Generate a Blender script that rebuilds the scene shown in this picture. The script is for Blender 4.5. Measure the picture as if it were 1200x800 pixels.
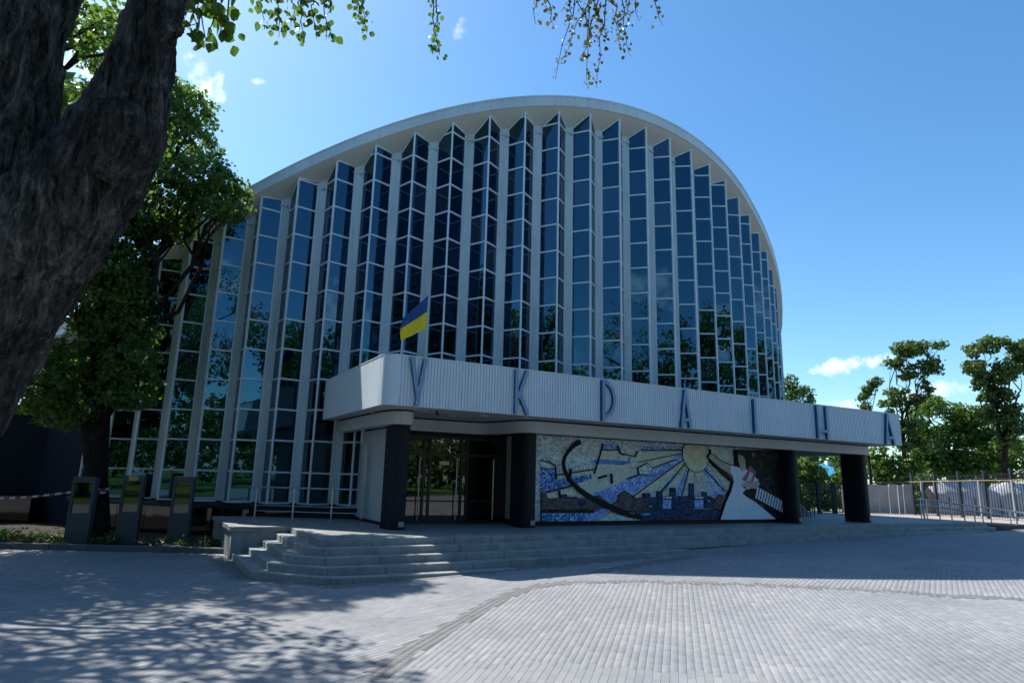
import bpy, bmesh, math, random
import numpy as np
from mathutils import Vector, Matrix, noise

scene = bpy.context.scene
for o in list(bpy.data.objects):
    bpy.data.objects.remove(o)
COL = scene.collection

# ------------------------------------------------------------------ camera
FPX, PITCH, ROLL, HC = 761.6, .2078, .0258, 2.105      # focal length in pixels of a 1200 wide picture
cam_d = bpy.data.cameras.new('camera')
cam = bpy.data.objects.new('camera', cam_d)
COL.objects.link(cam)
cp, sp, cr, sr = math.cos(PITCH), math.sin(PITCH), math.cos(ROLL), math.sin(ROLL)
EX, UP, FW = Vector((1, 0, 0)), Vector((0, -sp, cp)), Vector((0, cp, sp))
CR, CU = cr * EX + sr * UP, -sr * EX + cr * UP
m = Matrix((CR, CU, -FW)).transposed().to_4x4()
m.translation = (0, 0, HC)
cam.matrix_world = m
cam_d.sensor_width = 36
cam_d.lens = 36 * FPX / 1200
cam_d.clip_end = 3000
scene.camera = cam

# ------------------------------------------------------------------ sky and sun
SUNH = Vector((-.63, .472, 0))
SUN_EL = math.atan(1 / SUNH.length)
SUN_DIR = (SUNH.normalized() * math.cos(SUN_EL) + Vector((0, 0, math.sin(SUN_EL)))).normalized()
world = bpy.data.worlds.new('World')
scene.world = world
world.use_nodes = True
sun_d = bpy.data.lights.new('sun', 'SUN')
sun_d.energy = 5.0
sun_d.angle = math.radians(.53)
sun_d.color = (1, .95, .87)
sun = bpy.data.objects.new('sun', sun_d)
COL.objects.link(sun)
sun.rotation_euler = SUN_DIR.to_track_quat('Z', 'Y').to_euler()
scene.view_settings.view_transform = 'Standard'
scene.view_settings.look = 'None'
scene.view_settings.gamma = 1
scene.view_settings.use_curve_mapping = False
scene.view_settings.exposure = 0.74


def raydir(px, py):
    x, u = (px - 600) / FPX, -(py - 400) / FPX
    return FW + x * CR + u * CU


def at(px, py, Y):          # point of the place seen at a spot of the photograph, Y metres ahead
    d = raydir(px, py)
    return Vector((0, 0, HC)) + d * (Y / d.y)


def onz(px, py, z):
    d = raydir(px, py)
    return Vector((0, 0, HC)) + d * ((z - HC) / d.z)


def build_world():
    nt = world.node_tree
    nt.nodes.clear()
    N = nt.nodes.new
    out = N('ShaderNodeOutputWorld')
    sky = N('ShaderNodeTexSky')
    sky.sky_type = 'NISHITA'
    sky.sun_disc = False
    sky.sun_elevation = SUN_EL
    sky.sun_rotation = math.atan2(SUN_DIR.x, SUN_DIR.y)
    sky.air_density = 1.0
    sky.dust_density = .8
    sky.ozone_density = 2.5
    sky.altitude = 100
    bg = N('ShaderNodeBackground')
    bg.inputs[1].default_value = .124
    hs = N('ShaderNodeHueSaturation')
    hs.inputs['Saturation'].default_value = 1.22
    nt.links.new(sky.outputs[0], hs.inputs['Color'])
    gm = N('ShaderNodeMix')
    gm.data_type = 'RGBA'
    gm.blend_type = 'MULTIPLY'
    gm.inputs[0].default_value = 1
    gm.inputs[7].default_value = (.90, 1.06, 1.06, 1)
    nt.links.new(hs.outputs[0], gm.inputs[6])
    nt.links.new(gm.outputs[2], bg.inputs[0])
    tc = N('ShaderNodeTexCoord')
    noi = N('ShaderNodeTexNoise')
    noi.inputs['Scale'].default_value = 34
    noi.inputs['Detail'].default_value = 8
    noi.inputs['Roughness'].default_value = .62
    nt.links.new(tc.outputs['Generated'], noi.inputs['Vector'])

    def math_n(op, a, b=None):
        n = N('ShaderNodeMath')
        n.operation = op
        for i, v in enumerate((a, b)):
            if v is None:
                continue
            if isinstance(v, (int, float)):
                n.inputs[i].default_value = v
            else:
                nt.links.new(v, n.inputs[i])
        return n.outputs[0]

    def dot(v):
        n = N('ShaderNodeVectorMath')
        n.operation = 'DOT_PRODUCT'
        nt.links.new(tc.outputs['Generated'], n.inputs[0])
        n.inputs[1].default_value = v
        return n.outputs['Value']
    total = None
    # clouds: direction, half width, half height (radians), tilt, density; a fair-weather sky with a few small ones
    seen = [((985, 429), .047, .012, .14, 1.0), ((1018, 423), .03, .010, .2, .9), ((1100, 458), .075, .011, .05, .55),
            ((1010, 475), .06, .010, .05, .5), ((246, 108), .016, .026, -.3, 1.0), ((232, 84), .02, .018, 0, .7),
            ((90, 60), .035, .05, .5, 1.0), ((302, 95), .014, .005, .1, .6), ((540, 36), .010, .018, -.4, .45)]
    clouds = [(raydir(*s[0]).normalized(),) + s[1:] for s in seen]
    rnd = random.Random(5)
    for i in range(9):
        az = math.radians(70 + i * 30 + rnd.uniform(-10, 10))
        el = math.radians(rnd.uniform(12, 42))
        clouds.append((Vector((math.sin(az) * math.cos(el), math.cos(az) * math.cos(el), math.sin(el))),
                       rnd.uniform(.08, .15), rnd.uniform(.03, .06), rnd.uniform(-.2, .3), .8))
    wob = math_n('MULTIPLY', math_n('SUBTRACT', noi.outputs['Fac'], .485), 6.5)
    for d, w, h, tilt, dens in clouds:
        r = d.cross(Vector((0, 0, 1))).normalized()
        u = r.cross(d).normalized()
        r2 = r * math.cos(tilt) + u * math.sin(tilt)
        u2 = -r * math.sin(tilt) + u * math.cos(tilt)
        a = math_n('POWER', math_n('MULTIPLY', dot(r2), 1 / w), 2)
        b = math_n('POWER', math_n('MULTIPLY', dot(u2), 1 / h), 2)
        e = math_n('SUBTRACT', 1.0, math_n('ADD', a, b))
        e = math_n('ADD', e, wob)
        front = math_n('GREATER_THAN', dot(d), .6)
        n = N('ShaderNodeMapRange')
        n.interpolation_type = 'SMOOTHSTEP'
        n.inputs[1].default_value = -.1
        n.inputs[2].default_value = 1.9
        n.inputs[4].default_value = dens
        nt.links.new(e, n.inputs[0])
        k = math_n('MULTIPLY', n.outputs[0], front)
        total = k if total is None else math_n('MAXIMUM', total, k)
    cl = N('ShaderNodeBackground')
    cl.inputs[0].default_value = (.86, .91, 1, 1)
    cl.inputs[1].default_value = .95
    mix = N('ShaderNodeMixShader')
    nt.links.new(total, mix.inputs[0])
    nt.links.new(bg.outputs[0], mix.inputs[1])
    nt.links.new(cl.outputs[0], mix.inputs[2])
    nt.links.new(mix.outputs[0], out.inputs[0])


build_world()

# ------------------------------------------------------------------ materials
MATS = {}


class NT:
    def __init__(self, name, rough=.6, spec=.5):
        self.m = bpy.data.materials.new(name)
        self.m.use_nodes = True
        self.t = self.m.node_tree
        self.b = self.t.nodes['Principled BSDF']
        self.b.inputs['Roughness'].default_value = rough
        self.b.inputs['Specular IOR Level'].default_value = spec
        MATS[name] = self.m

    def n(self, typ, **kw):
        x = self.t.nodes.new('ShaderNode' + typ)
        for k, v in kw.items():
            setattr(x, k, v)
        return x

    def l(self, a, b):
        self.t.links.new(a, b)

    def coords(self, kind='Object', scale=(1, 1, 1), rotz=0):
        tc = self.n('TexCoord')
        mp = self.n('Mapping')
        mp.inputs['Scale'].default_value = scale
        mp.inputs['Rotation'].default_value = (0, 0, rotz)
        if kind == 'World':
            g = self.n('NewGeometry')
            self.l(g.outputs['Position'], mp.inputs[0])
        else:
            self.l(tc.outputs[kind], mp.inputs[0])
        return mp.outputs[0]

    def noise(self, vec, scale, detail=5, rough=.6):
        x = self.n('TexNoise')
        x.inputs['Scale'].default_value = scale
        x.inputs['Detail'].default_value = detail
        x.inputs['Roughness'].default_value = rough
        self.l(vec, x.inputs['Vector'])
        return x.outputs['Fac']

    def ramp(self, fac, stops):
        r = self.n('ValToRGB')
        while len(r.color_ramp.elements) < len(stops):
            r.color_ramp.elements.new(.5)
        for e, (p, c) in zip(r.color_ramp.elements, stops):
            e.position = p
            e.color = (*c, 1) if len(c) == 3 else c
        self.l(fac, r.inputs[0])
        return r.outputs[0]

    def mix(self, fac, a, b, mode='MIX'):
        x = self.n('Mix', data_type='RGBA', blend_type=mode)
        for sock, v in ((x.inputs[0], fac), (x.inputs[6], a), (x.inputs[7], b)):
            if isinstance(v, (int, float)):
                sock.default_value = v
            elif isinstance(v, tuple):
                sock.default_value = (*v, 1) if len(v) == 3 else v
            else:
                self.l(v, sock)
        return x.outputs[2]

    def math(self, op, a, b=0.0):
        x = self.n('Math', operation=op)
        for i, v in enumerate((a, b)):
            if isinstance(v, (int, float)):
                x.inputs[i].default_value = v
            else:
                self.l(v, x.inputs[i])
        return x.outputs[0]

    def island(self):
        return self.n('NewGeometry').outputs['Random Per Island']

    def objrand(self):
        return self.n('ObjectInfo').outputs['Random']

    def col(self, c):
        if isinstance(c, tuple):
            self.b.inputs['Base Color'].default_value = (*c, 1)
        else:
            self.l(c, self.b.inputs['Base Color'])

    def rough(self, r):
        self.l(r, self.b.inputs['Roughness'])

    def bump(self, h, strength=.3, dist=.01):
        x = self.n('Bump')
        x.inputs['Strength'].default_value = strength
        x.inputs['Distance'].default_value = dist
        self.l(h, x.inputs['Height'])
        self.l(x.outputs[0], self.b.inputs['Normal'])


def worn(name, c, var=.18, scale=1.5, rough=.6, bump=.15, stain=.25, spec=.4):
    """painted or cast surface with patchy tone, fine grain and run-off streaks"""
    t = NT(name, rough, spec)
    v = t.coords('World')
    big = t.noise(v, scale, 6)
    fine = t.noise(v, 40, 3)
    streak = t.noise(t.coords('World', (9, 9, .5)), 1, 4)
    lo = tuple(x * (1 - var) for x in c)
    hi = tuple(min(1, x * (1 + var)) for x in c)
    cc = t.ramp(big, [(.3, lo), (.7, hi)])
    dark = tuple(x * .45 for x in c)
    f = t.math('MULTIPLY', t.ramp(streak, [(.52, (0, 0, 0)), (.75, (1, 1, 1))]), stain)
    cc = t.mix(f, cc, dark)
    cc = t.mix(.25, cc, t.ramp(fine, [(.3, lo), (.7, hi)]))
    t.col(cc)
    t.bump(fine, bump, .004)
    return t.m


worn('white_paint', (.50, .53, .54), .12, .8, .5, .12, .22)
worn('pilaster_white', (.47, .56, .60), .16, .6, .55, .15, .6)
worn('frame_white', (.60, .68, .74), .08, 2, .4, .05, .15)
worn('roof_white', (.52, .58, .62), .14, .5, .5, .12, .6)
worn('soffit', (.52, .52, .48), .10, .7, .7, .2, .25)
worn('fascia_metal', (.60, .68, .74), .07, .9, .42, .05, .4)
worn('soffit_panel', (.42, .42, .41), .08, .5, .6, .08, .15)
worn('granite_step', (.245, .26, .26), .32, 2.2, .65, .4, .6)
worn('granite_top', (.22, .23, .23), .22, 2, .6, .25, .15)
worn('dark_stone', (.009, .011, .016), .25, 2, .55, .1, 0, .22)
worn('stele', (.055, .065, .075), .12, 1.5, .4, .1, .1)
worn('kerb', (.11, .11, .11), .25, 3, .8, .4, .3)
worn('concrete', (.33, .32, .31), .2, 1.2, .8, .3, .4)
worn('steel', (.55, .56, .57), .06, 5, .3, .03, .05)
MATS['steel'].node_tree.nodes['Principled BSDF'].inputs['Metallic'].default_value = .8
worn('dark_metal', (.028, .034, .045), .2, 3, .5, .1, .1)
worn('brown_frame', (.026, .021, .019), .15, 3, .42, .06, 0)
worn('yellow_paint', (.36, .28, .12), .15, 3, .5, .1, .1)
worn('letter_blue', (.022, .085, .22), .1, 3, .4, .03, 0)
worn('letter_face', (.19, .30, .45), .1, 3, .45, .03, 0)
worn('panel_cream', (.50, .51, .44), .07, .9, .5, .05, .12)
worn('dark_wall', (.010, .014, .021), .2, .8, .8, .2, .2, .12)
worn('blue_roof', (.06, .34, .60), .08, 1, .4, .05, .1)
worn('gold', (.45, .33, .12), .1, 5, .4, .05, 0)
worn('tarp', (.40, .40, .42), .12, 1.5, .7, .2, .3)
worn('tape_white', (.5, .5, .52), .05, 5, .4, .02, 0)
worn('tape_red', (.22, .02, .025), .05, 5, .4, .02, 0)
worn('sign_yellow', (.62, .58, .30), .05, 5, .4, .02, 0)


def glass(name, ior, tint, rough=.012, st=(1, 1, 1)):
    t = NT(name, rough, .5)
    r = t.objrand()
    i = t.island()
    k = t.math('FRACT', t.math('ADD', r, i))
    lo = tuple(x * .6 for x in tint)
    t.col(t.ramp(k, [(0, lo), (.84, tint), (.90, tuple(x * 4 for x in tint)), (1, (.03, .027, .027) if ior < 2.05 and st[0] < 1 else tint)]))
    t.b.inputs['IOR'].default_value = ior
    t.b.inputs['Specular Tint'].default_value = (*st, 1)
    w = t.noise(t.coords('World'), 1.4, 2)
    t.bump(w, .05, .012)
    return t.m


glass('dark_glass', 2.04, (.002, .003, .005), .012, (.28, .70, 1))
glass('polished_black', 1.55, (.005, .006, .007), .05)
glass('door_glass', 1.9, (.006, .006, .006))
glass('screen_glass', 1.7, (.006, .007, .006), .03)


def flat(name, c, rough=.7):
    t = NT(name, rough)
    t.col(c)
    return t.m


def leafmat(name, stops, trans=.35):
    t = NT(name, .42, .4)
    c = t.ramp(t.island(), stops)
    v = t.coords('World')
    c2 = t.mix(.3, c, t.ramp(t.noise(v, .8, 3), [(.3, stops[0][1]), (.7, stops[-1][1])]))
    t.col(c2)
    tr = t.n('BsdfTranslucent')
    bright = t.mix(1.0, c2, (1.5, 1.7, .7), 'MULTIPLY')
    t.l(bright, tr.inputs[0])
    mx = t.n('MixShader')
    mx.inputs[0].default_value = trans
    t.l(t.b.outputs[0], mx.inputs[1])
    t.l(tr.outputs[0], mx.inputs[2])
    t.l(mx.outputs[0], t.t.nodes['Material Output'].inputs[0])
    return t.m


leafmat('leaf_linden', [(0, (.05, .10, .026)), (.6, (.085, .15, .036)), (1, (.15, .20, .055))], .5)
leafmat('leaf_dark', [(0, (.04, .08, .025)), (.6, (.07, .12, .034)), (1, (.11, .155, .05))], .45)
leafmat('leaf_fresh', [(0, (.04, .085, .018)), (.6, (.07, .13, .025)), (1, (.13, .19, .04))])
leafmat('leaf_dry', [(0, (.05, .07, .02)), (.5, (.12, .11, .035)), (1, (.22, .15, .06))], .3)
leafmat('leaf_bed', [(0, (.03, .05, .018)), (1, (.09, .12, .05))], .2)


def barkmat(name, dark, light, lichen, sc=17.0):
    t = NT(name, .95, .1)
    v2 = t.coords('World')
    wn = t.n('TexNoise')
    wn.inputs['Scale'].default_value = 2.2
    wn.inputs['Detail'].default_value = 3
    t.l(v2, wn.inputs['Vector'])
    va = t.n('VectorMath', operation='SCALE')
    va.inputs[3].default_value = .12
    t.l(wn.outputs['Color'], va.inputs[0])
    vb = t.n('VectorMath', operation='ADD')
    t.l(v2, vb.inputs[0])
    t.l(va.outputs[0], vb.inputs[1])
    mp = t.n('Mapping')
    mp.inputs['Scale'].default_value = (1, 1, .15)
    mp.inputs['Rotation'].default_value = (0, .3, 0)
    t.l(vb.outputs[0], mp.inputs[0])
    a = t.noise(mp.outputs[0], sc, 10, .68)
    b2 = t.noise(mp.outputs[0], sc * 3.3, 8, .7)
    f1 = t.ramp(a, [(.36, (0, 0, 0)), (.62, (1, 1, 1))])
    f2 = t.ramp(b2, [(.38, (0, 0, 0)), (.62, (1, 1, 1))])
    h = t.math('ADD', t.math('MULTIPLY', f1, .65), t.math('MULTIPLY', f2, .35))
    c = t.ramp(h, [(.12, dark), (.5, tuple(x * .28 for x in light)), (.8, tuple(x * .6 for x in light)), (1, light)])
    big = t.ramp(t.noise(v2, 1.5, 5, .6), [(.44, (0, 0, 0)), (.60, (.72, .72, .72))])
    c = t.mix(big, c, t.mix(.3, dark, c))
    bgn = t.noise(v2, 5.0, 7, .7)
    lm = t.math('MULTIPLY', t.ramp(bgn, [(.58, (0, 0, 0)), (.64, (1, 1, 1))]), f1)
    t.col(t.mix(t.math('MULTIPLY', lm, .7), c, lichen))
    t.bump(h, 1.0, .06)
    return t.m


barkmat('bark', (.010, .009, .008), (.32, .305, .29), (.30, .34, .32))
barkmat('bark_far', (.03, .025, .02), (.10, .085, .07), (.12, .13, .10))


def paver_mat():
    t = NT('paver', .75, .35)
    k = t.math('FRACT', t.math('ADD', t.objrand(), t.island()))
    v = t.coords('World')
    c = t.ramp(k, [(0, (.215, .223, .235)), (.5, (.24, .248, .26)), (.9, (.258, .265, .275)), (1, (.30, .30, .31))])
    d = t.ramp(t.noise(v, .45, 7, .65), [(.3, (.72, .73, .75)), (.55, (1, 1, 1)), (.7, (1.1, 1.09, 1.07))])
    c = t.mix(1.0, c, d, 'MULTIPLY')
    sp_ = t.ramp(t.noise(v, 2.2, 8, .7), [(.60, (1, 1, 1)), (.72, (.62, .61, .60))])
    c = t.mix(1.0, c, sp_, 'MULTIPLY')
    fine = t.noise(v, 90, 3)
    c = t.mix(.25, c, t.ramp(fine, [(.3, (.14, .14, .15)), (.7, (.27, .27, .28))]))
    t.col(c)
    t.bump(fine, .2, .002)


paver_mat()


def band_mat():
    t = NT('paver_dark', .8, .3)
    v = t.coords('World')
    k = t.math('FRACT', t.math('ADD', t.objrand(), t.island()))
    c = t.ramp(k, [(0, (.11, .113, .116)), (1, (.17, .17, .175))])
    t.col(t.mix(.4, c, t.ramp(t.noise(v, 60, 3), [(.3, (.10, .10, .10)), (.7, (.24, .24, .24))])))
    t.bump(t.noise(v, 60, 3), .4, .004)


band_mat()


def ground_mat():
    t = NT('ground_paving', .85, .3)
    v = t.coords('World', (1, 1, 1), math.radians(90 - 14))
    br = t.n('TexBrick')
    br.offset = .5
    br.inputs['Scale'].default_value = 1
    br.inputs['Brick Width'].default_value = .3
    br.inputs['Row Height'].default_value = .09
    br.inputs['Mortar Size'].default_value = .004
    br.inputs['Color1'].default_value = (.20, .21, .225, 1)
    br.inputs['Color2'].default_value = (.26, .27, .28, 1)
    br.inputs['Mortar'].default_value = (.13, .13, .13, 1)
    t.l(v, br.inputs['Vector'])
    d = t.ramp(t.noise(t.coords('World'), .35, 6), [(.3, (.78, .78, .79)), (.7, (1.05, 1.04, 1.03))])
    t.col(t.mix(1.0, br.outputs['Color'], d, 'MULTIPLY'))


ground_mat()


def joint_mat():
    t = NT('joint_sand', .95, .1)
    t.col(t.ramp(t.noise(t.coords('World'), 30, 4), [(.3, (.12, .12, .12)), (.7, (.20, .2, .2))]))


joint_mat()


def lawn_mat():
    t = NT('lawn', .95, .1)
    v = t.coords('World')
    a = t.ramp(t.noise(v, .5, 6), [(.3, (.05, .10, .018)), (.7, (.11, .19, .035))])
    t.col(t.mix(.5, a, t.ramp(t.noise(v, 30, 4), [(.3, (.03, .06, .012)), (.7, (.13, .20, .05))])))


lawn_mat()
t_ = NT('soil', .95, .1)
t_.col(t_.ramp(t_.noise(t_.coords('World'), 12, 6), [(.3, (.02, .018, .014)), (.7, (.07, .06, .045))]))
t_.bump(t_.noise(t_.coords('World'), 25, 5), .8, .04)
t_ = NT('sandy', .95, .1)
t_.col(t_.ramp(t_.noise(t_.coords('World'), 3, 6), [(.3, (.24, .21, .19)), (.7, (.40, .36, .33))]))


def mosaic(name, ca, cb, cc=None, scale=17, grout=(.16, .17, .19), mul=1.6):
    t = NT(name, .6, .2)
    v = t.coords('Object')
    vo = t.n('TexVoronoi', feature='F1')
    vo.inputs['Scale'].default_value = scale
    ve = t.n('TexVoronoi', feature='DISTANCE_TO_EDGE')
    ve.inputs['Scale'].default_value = scale
    t.l(v, vo.inputs['Vector'])
    t.l(v, ve.inputs['Vector'])
    sep = t.n('SeparateColor')
    t.l(vo.outputs['Color'], sep.inputs[0])
    c = t.ramp(sep.outputs[0], [(0, ca), (.55, cb), (1, cc or cb)])
    c = t.mix(1.0, c, (mul * .95, mul, mul * 1.05), 'MULTIPLY')
    e = t.ramp(ve.outputs['Distance'], [(.01, (0, 0, 0)), (.045, (1, 1, 1))])
    t.col(t.mix(e, grout, c))
    t.bump(e, .35, .006)
    return t.m


mosaic('mosaic_pale', (.24, .28, .28), (.46, .50, .48), (.60, .62, .58))
mosaic('mosaic_cream', (.34, .36, .28), (.52, .52, .38), (.60, .60, .50))
mosaic('mosaic_cream2', (.40, .42, .34), (.52, .54, .46), (.48, .48, .30))
mosaic('mosaic_blue', (.02, .05, .16), (.07, .16, .42), (.34, .44, .60), 17, (.03, .05, .1))
mosaic('mosaic_lilac', (.08, .15, .40), (.18, .29, .56), (.42, .48, .62), 17, (.1, .14, .24))
mosaic('mosaic_navy', (.012, .018, .045), (.025, .045, .12), (.06, .11, .26), 17, (.01, .012, .02), 1)
mosaic('mosaic_deepblue', (.02, .04, .10), (.05, .14, .36), (.30, .44, .62))
mosaic('mosaic_bright_blue', (.04, .13, .36), (.07, .20, .50), (.10, .24, .52))
mosaic('mosaic_brown', (.05, .035, .036), (.10, .07, .072), (.15, .11, .11), 17, (.04, .03, .03), 1.4)
mosaic('mosaic_dark', (.006, .007, .007), (.014, .017, .013), (.05, .055, .04), 9, (.006, .006, .006), 1)
mosaic('mosaic_white', (.58, .62, .66), (.68, .71, .74), (.74, .76, .78), 30, (.5, .55, .6), 1.15)
mosaic('mosaic_skin', (.40, .30, .25), (.48, .37, .31), (.46, .36, .30), 30, (.34, .26, .22), 1.2)
mosaic('mosaic_sun', (.46, .42, .18), (.54, .52, .30), (.50, .50, .40))
mosaic('mosaic_gold', (.42, .29, .06), (.52, .38, .10), (.50, .42, .2))
mosaic('mosaic_red', (.20, .05, .06), (.28, .09, .10), (.32, .12, .12), 30, (.10, .03, .03))
mosaic('mosaic_multi', (.16, .24, .48), (.52, .52, .44), (.46, .34, .10))
mosaic('mosaic_line', (.010, .011, .013), (.018, .02, .024), (.03, .03, .035), 30, (.008, .008, .008), .5)


# ------------------------------------------------------------------ helpers
def empty(name, loc=(0, 0, 0), rz=0):
    o = bpy.data.objects.new(name, None)
    o.location = loc
    o.rotation_euler = (0, 0, rz)
    o.empty_display_size = .3
    COL.objects.link(o)
    return o


def tag(o, label=None, cat=None, group=None, kind=None):
    for k, v in (('label', label), ('category', cat), ('group', group), ('kind', kind)):
        if v:
            o[k] = v
    return o


def link(name, me, mat, parent=None):
    o = bpy.data.objects.new(name, me)
    if mat:
        for mm in (mat if isinstance(mat, (list, tuple)) else [mat]):
            me.materials.append(MATS[mm])
    COL.objects.link(o)
    if parent is not None:
        o.parent = parent
    return o


class MB:
    """collects faces, builds them as one mesh object"""

    def __init__(self):
        self.v, self.f, self.mi = [], [], []
        self.cur = 0

    def add(self, vs, fs):
        k = len(self.v)
        self.v += [tuple(x) for x in vs]
        self.f += [tuple(i + k for i in f) for f in fs]
        self.mi += [self.cur] * len(fs)

    def box(self, c, d, R=None):
        hx, hy, hz = d[0] / 2, d[1] / 2, d[2] / 2
        vs = [Vector((x * hx, y * hy, z * hz)) for z in (-1, 1) for y in (-1, 1) for x in (-1, 1)]
        if R is not None:
            vs = [R @ v for v in vs]
        c = Vector(c)
        self.add([v + c for v in vs], [(0, 2, 3, 1), (4, 5, 7, 6), (0, 1, 5, 4), (2, 6, 7, 3), (0, 4, 6, 2), (1, 3, 7, 5)])

    def box2(self, a, b):
        a, b = Vector(a), Vector(b)
        self.box((a + b) / 2, [abs(x) for x in (b - a)])

    def bar(self, a, b, w, h, up=(0, 0, 1)):
        a, b = Vector(a), Vector(b)
        d = b - a
        L = d.length
        if L < 1e-6:
            return
        z = d / L
        x = Vector(up).cross(z)
        if x.length < 1e-4:
            x = Vector((1, 0, 0)).cross(z)
        x.normalize()
        y = z.cross(x)
        R = Matrix((x, y, z)).transposed()
        self.box((a + b) / 2, (w, h, L), R)

    def prism(self, poly, z0, z1, f=None):
        """extrude a 2-D outline; f maps (x, y, z) to a point"""
        f = f or (lambda x, y, z: (x, y, z))
        n = len(poly)
        vs = [f(x, y, z0) for x, y in poly] + [f(x, y, z1) for x, y in poly]
        fs = [tuple(range(n))[::-1], tuple(range(n, 2 * n))] + [(i, (i + 1) % n, (i + 1) % n + n, i + n) for i in range(n)]
        self.add(vs, fs)

    def tube(self, pts, rad, seg=8, cap=True, fn=None):
        pts = [Vector(p) for p in pts]
        n = len(pts)
        if not hasattr(rad, '__len__'):
            rad = [rad] * n
        ref = Vector((0, 0, 1))
        rings = []
        px = None
        for i, p in enumerate(pts):
            d = (pts[min(i + 1, n - 1)] - pts[max(i - 1, 0)]).normalized()
            if px is None:
                px = d.cross(ref)
                if px.length < 1e-3:
                    px = d.cross(Vector((1, 0, 0)))
            px = (px - d * px.dot(d)).normalized()
            py = d.cross(px)
            ring = []
            for k in range(seg):
                a = 2 * math.pi * k / seg
                q = px * math.cos(a) + py * math.sin(a)
                r = rad[i]
                if fn:
                    r = fn(p + q * r, r, a)
                ring.append(p + q * r)
            rings.append(ring)
        vs = [v for r in rings for v in r]
        fs = []
        for i in range(n - 1):
            for k in range(seg):
                a, b = i * seg + k, i * seg + (k + 1) % seg
                fs.append((a, b, b + seg, a + seg))
        if cap:
            fs.append(tuple(range(seg))[::-1])
            fs.append(tuple(range((n - 1) * seg, n * seg)))
        self.add(vs, fs)

    def build(self, name, mat, parent=None, smooth=False):
        me = bpy.data.meshes.new(name)
        me.from_pydata(self.v, [], self.f)
        if any(self.mi):
            me.polygons.foreach_set('material_index', self.mi)
        bm = bmesh.new()
        bm.from_mesh(me)
        bmesh.ops.recalc_face_normals(bm, faces=bm.faces)
        bm.to_mesh(me)
        bm.free()
        if smooth:
            me.polygons.foreach_set('use_smooth', [True] * len(me.polygons))
        me.update()
        return link(name, me, mat, parent)


def np_mesh(name, verts, faces, mat, parent=None):
    """fast mesh from numpy arrays, all faces with the same corner count"""
    me = bpy.data.meshes.new(name)
    nv, (nf, k) = len(verts), faces.shape
    me.vertices.add(nv)
    me.vertices.foreach_set('co', np.asarray(verts, np.float32).ravel())
    me.loops.add(nf * k)
    me.polygons.add(nf)
    me.loops.foreach_set('vertex_index', faces.astype(np.int32).ravel())
    me.polygons.foreach_set('loop_start', np.arange(0, nf * k, k, dtype=np.int32))
    me.polygons.foreach_set('loop_total', np.full(nf, k, np.int32))
    me.update(calc_edges=True)
    me.validate()
    return link(name, me, mat, parent)


# ------------------------------------------------------------------ building frame: s along the front, n outwards, z up
CX, CY, RAD, T0, DT, AXIS = -5.1915, 41.6421, 20.7135, .0761, .0637, .5124
ex2 = Vector((math.cos(AXIS), math.sin(AXIS)))
en2 = Vector((math.sin(AXIS), -math.cos(AXIS)))


def W(s, n, z=0.0):
    q = Vector((CX, CY)) + ex2 * float(s) + en2 * float(n)
    return Vector((q.x, q.y, z))


def L(s, n, z=0.0):           # building-local coordinates
    return Vector((s, -n, z))


def sn(x, y):
    q = Vector((x - CX, y - CY))
    return q.dot(ex2), q.dot(en2)


def onN(px, py, n):           # spot of the photograph on the front-parallel plane n: gives (s, z)
    d = raydir(px, py)
    c = Vector((0, 0, HC))
    nn = Vector((en2.x, en2.y, 0))
    p0 = W(0, n)
    q = c + d * ((p0 - c).dot(nn) / d.dot(nn))
    s, _ = sn(q.x, q.y)
    return s, q.z


PLAT = .75


def interp(x, xs, ys):
    return float(np.interp(x, xs, ys))


def zg(x, y):
    """plaza height: the ground climbs gently along the steps"""
    s, n = sn(x, y)
    return interp(s, [-16, -13, -9, -5, -1.6, 4, 10, 16, 24], [0, .01, .13, .23, .29, .35, .40, .44, .47])


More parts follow.
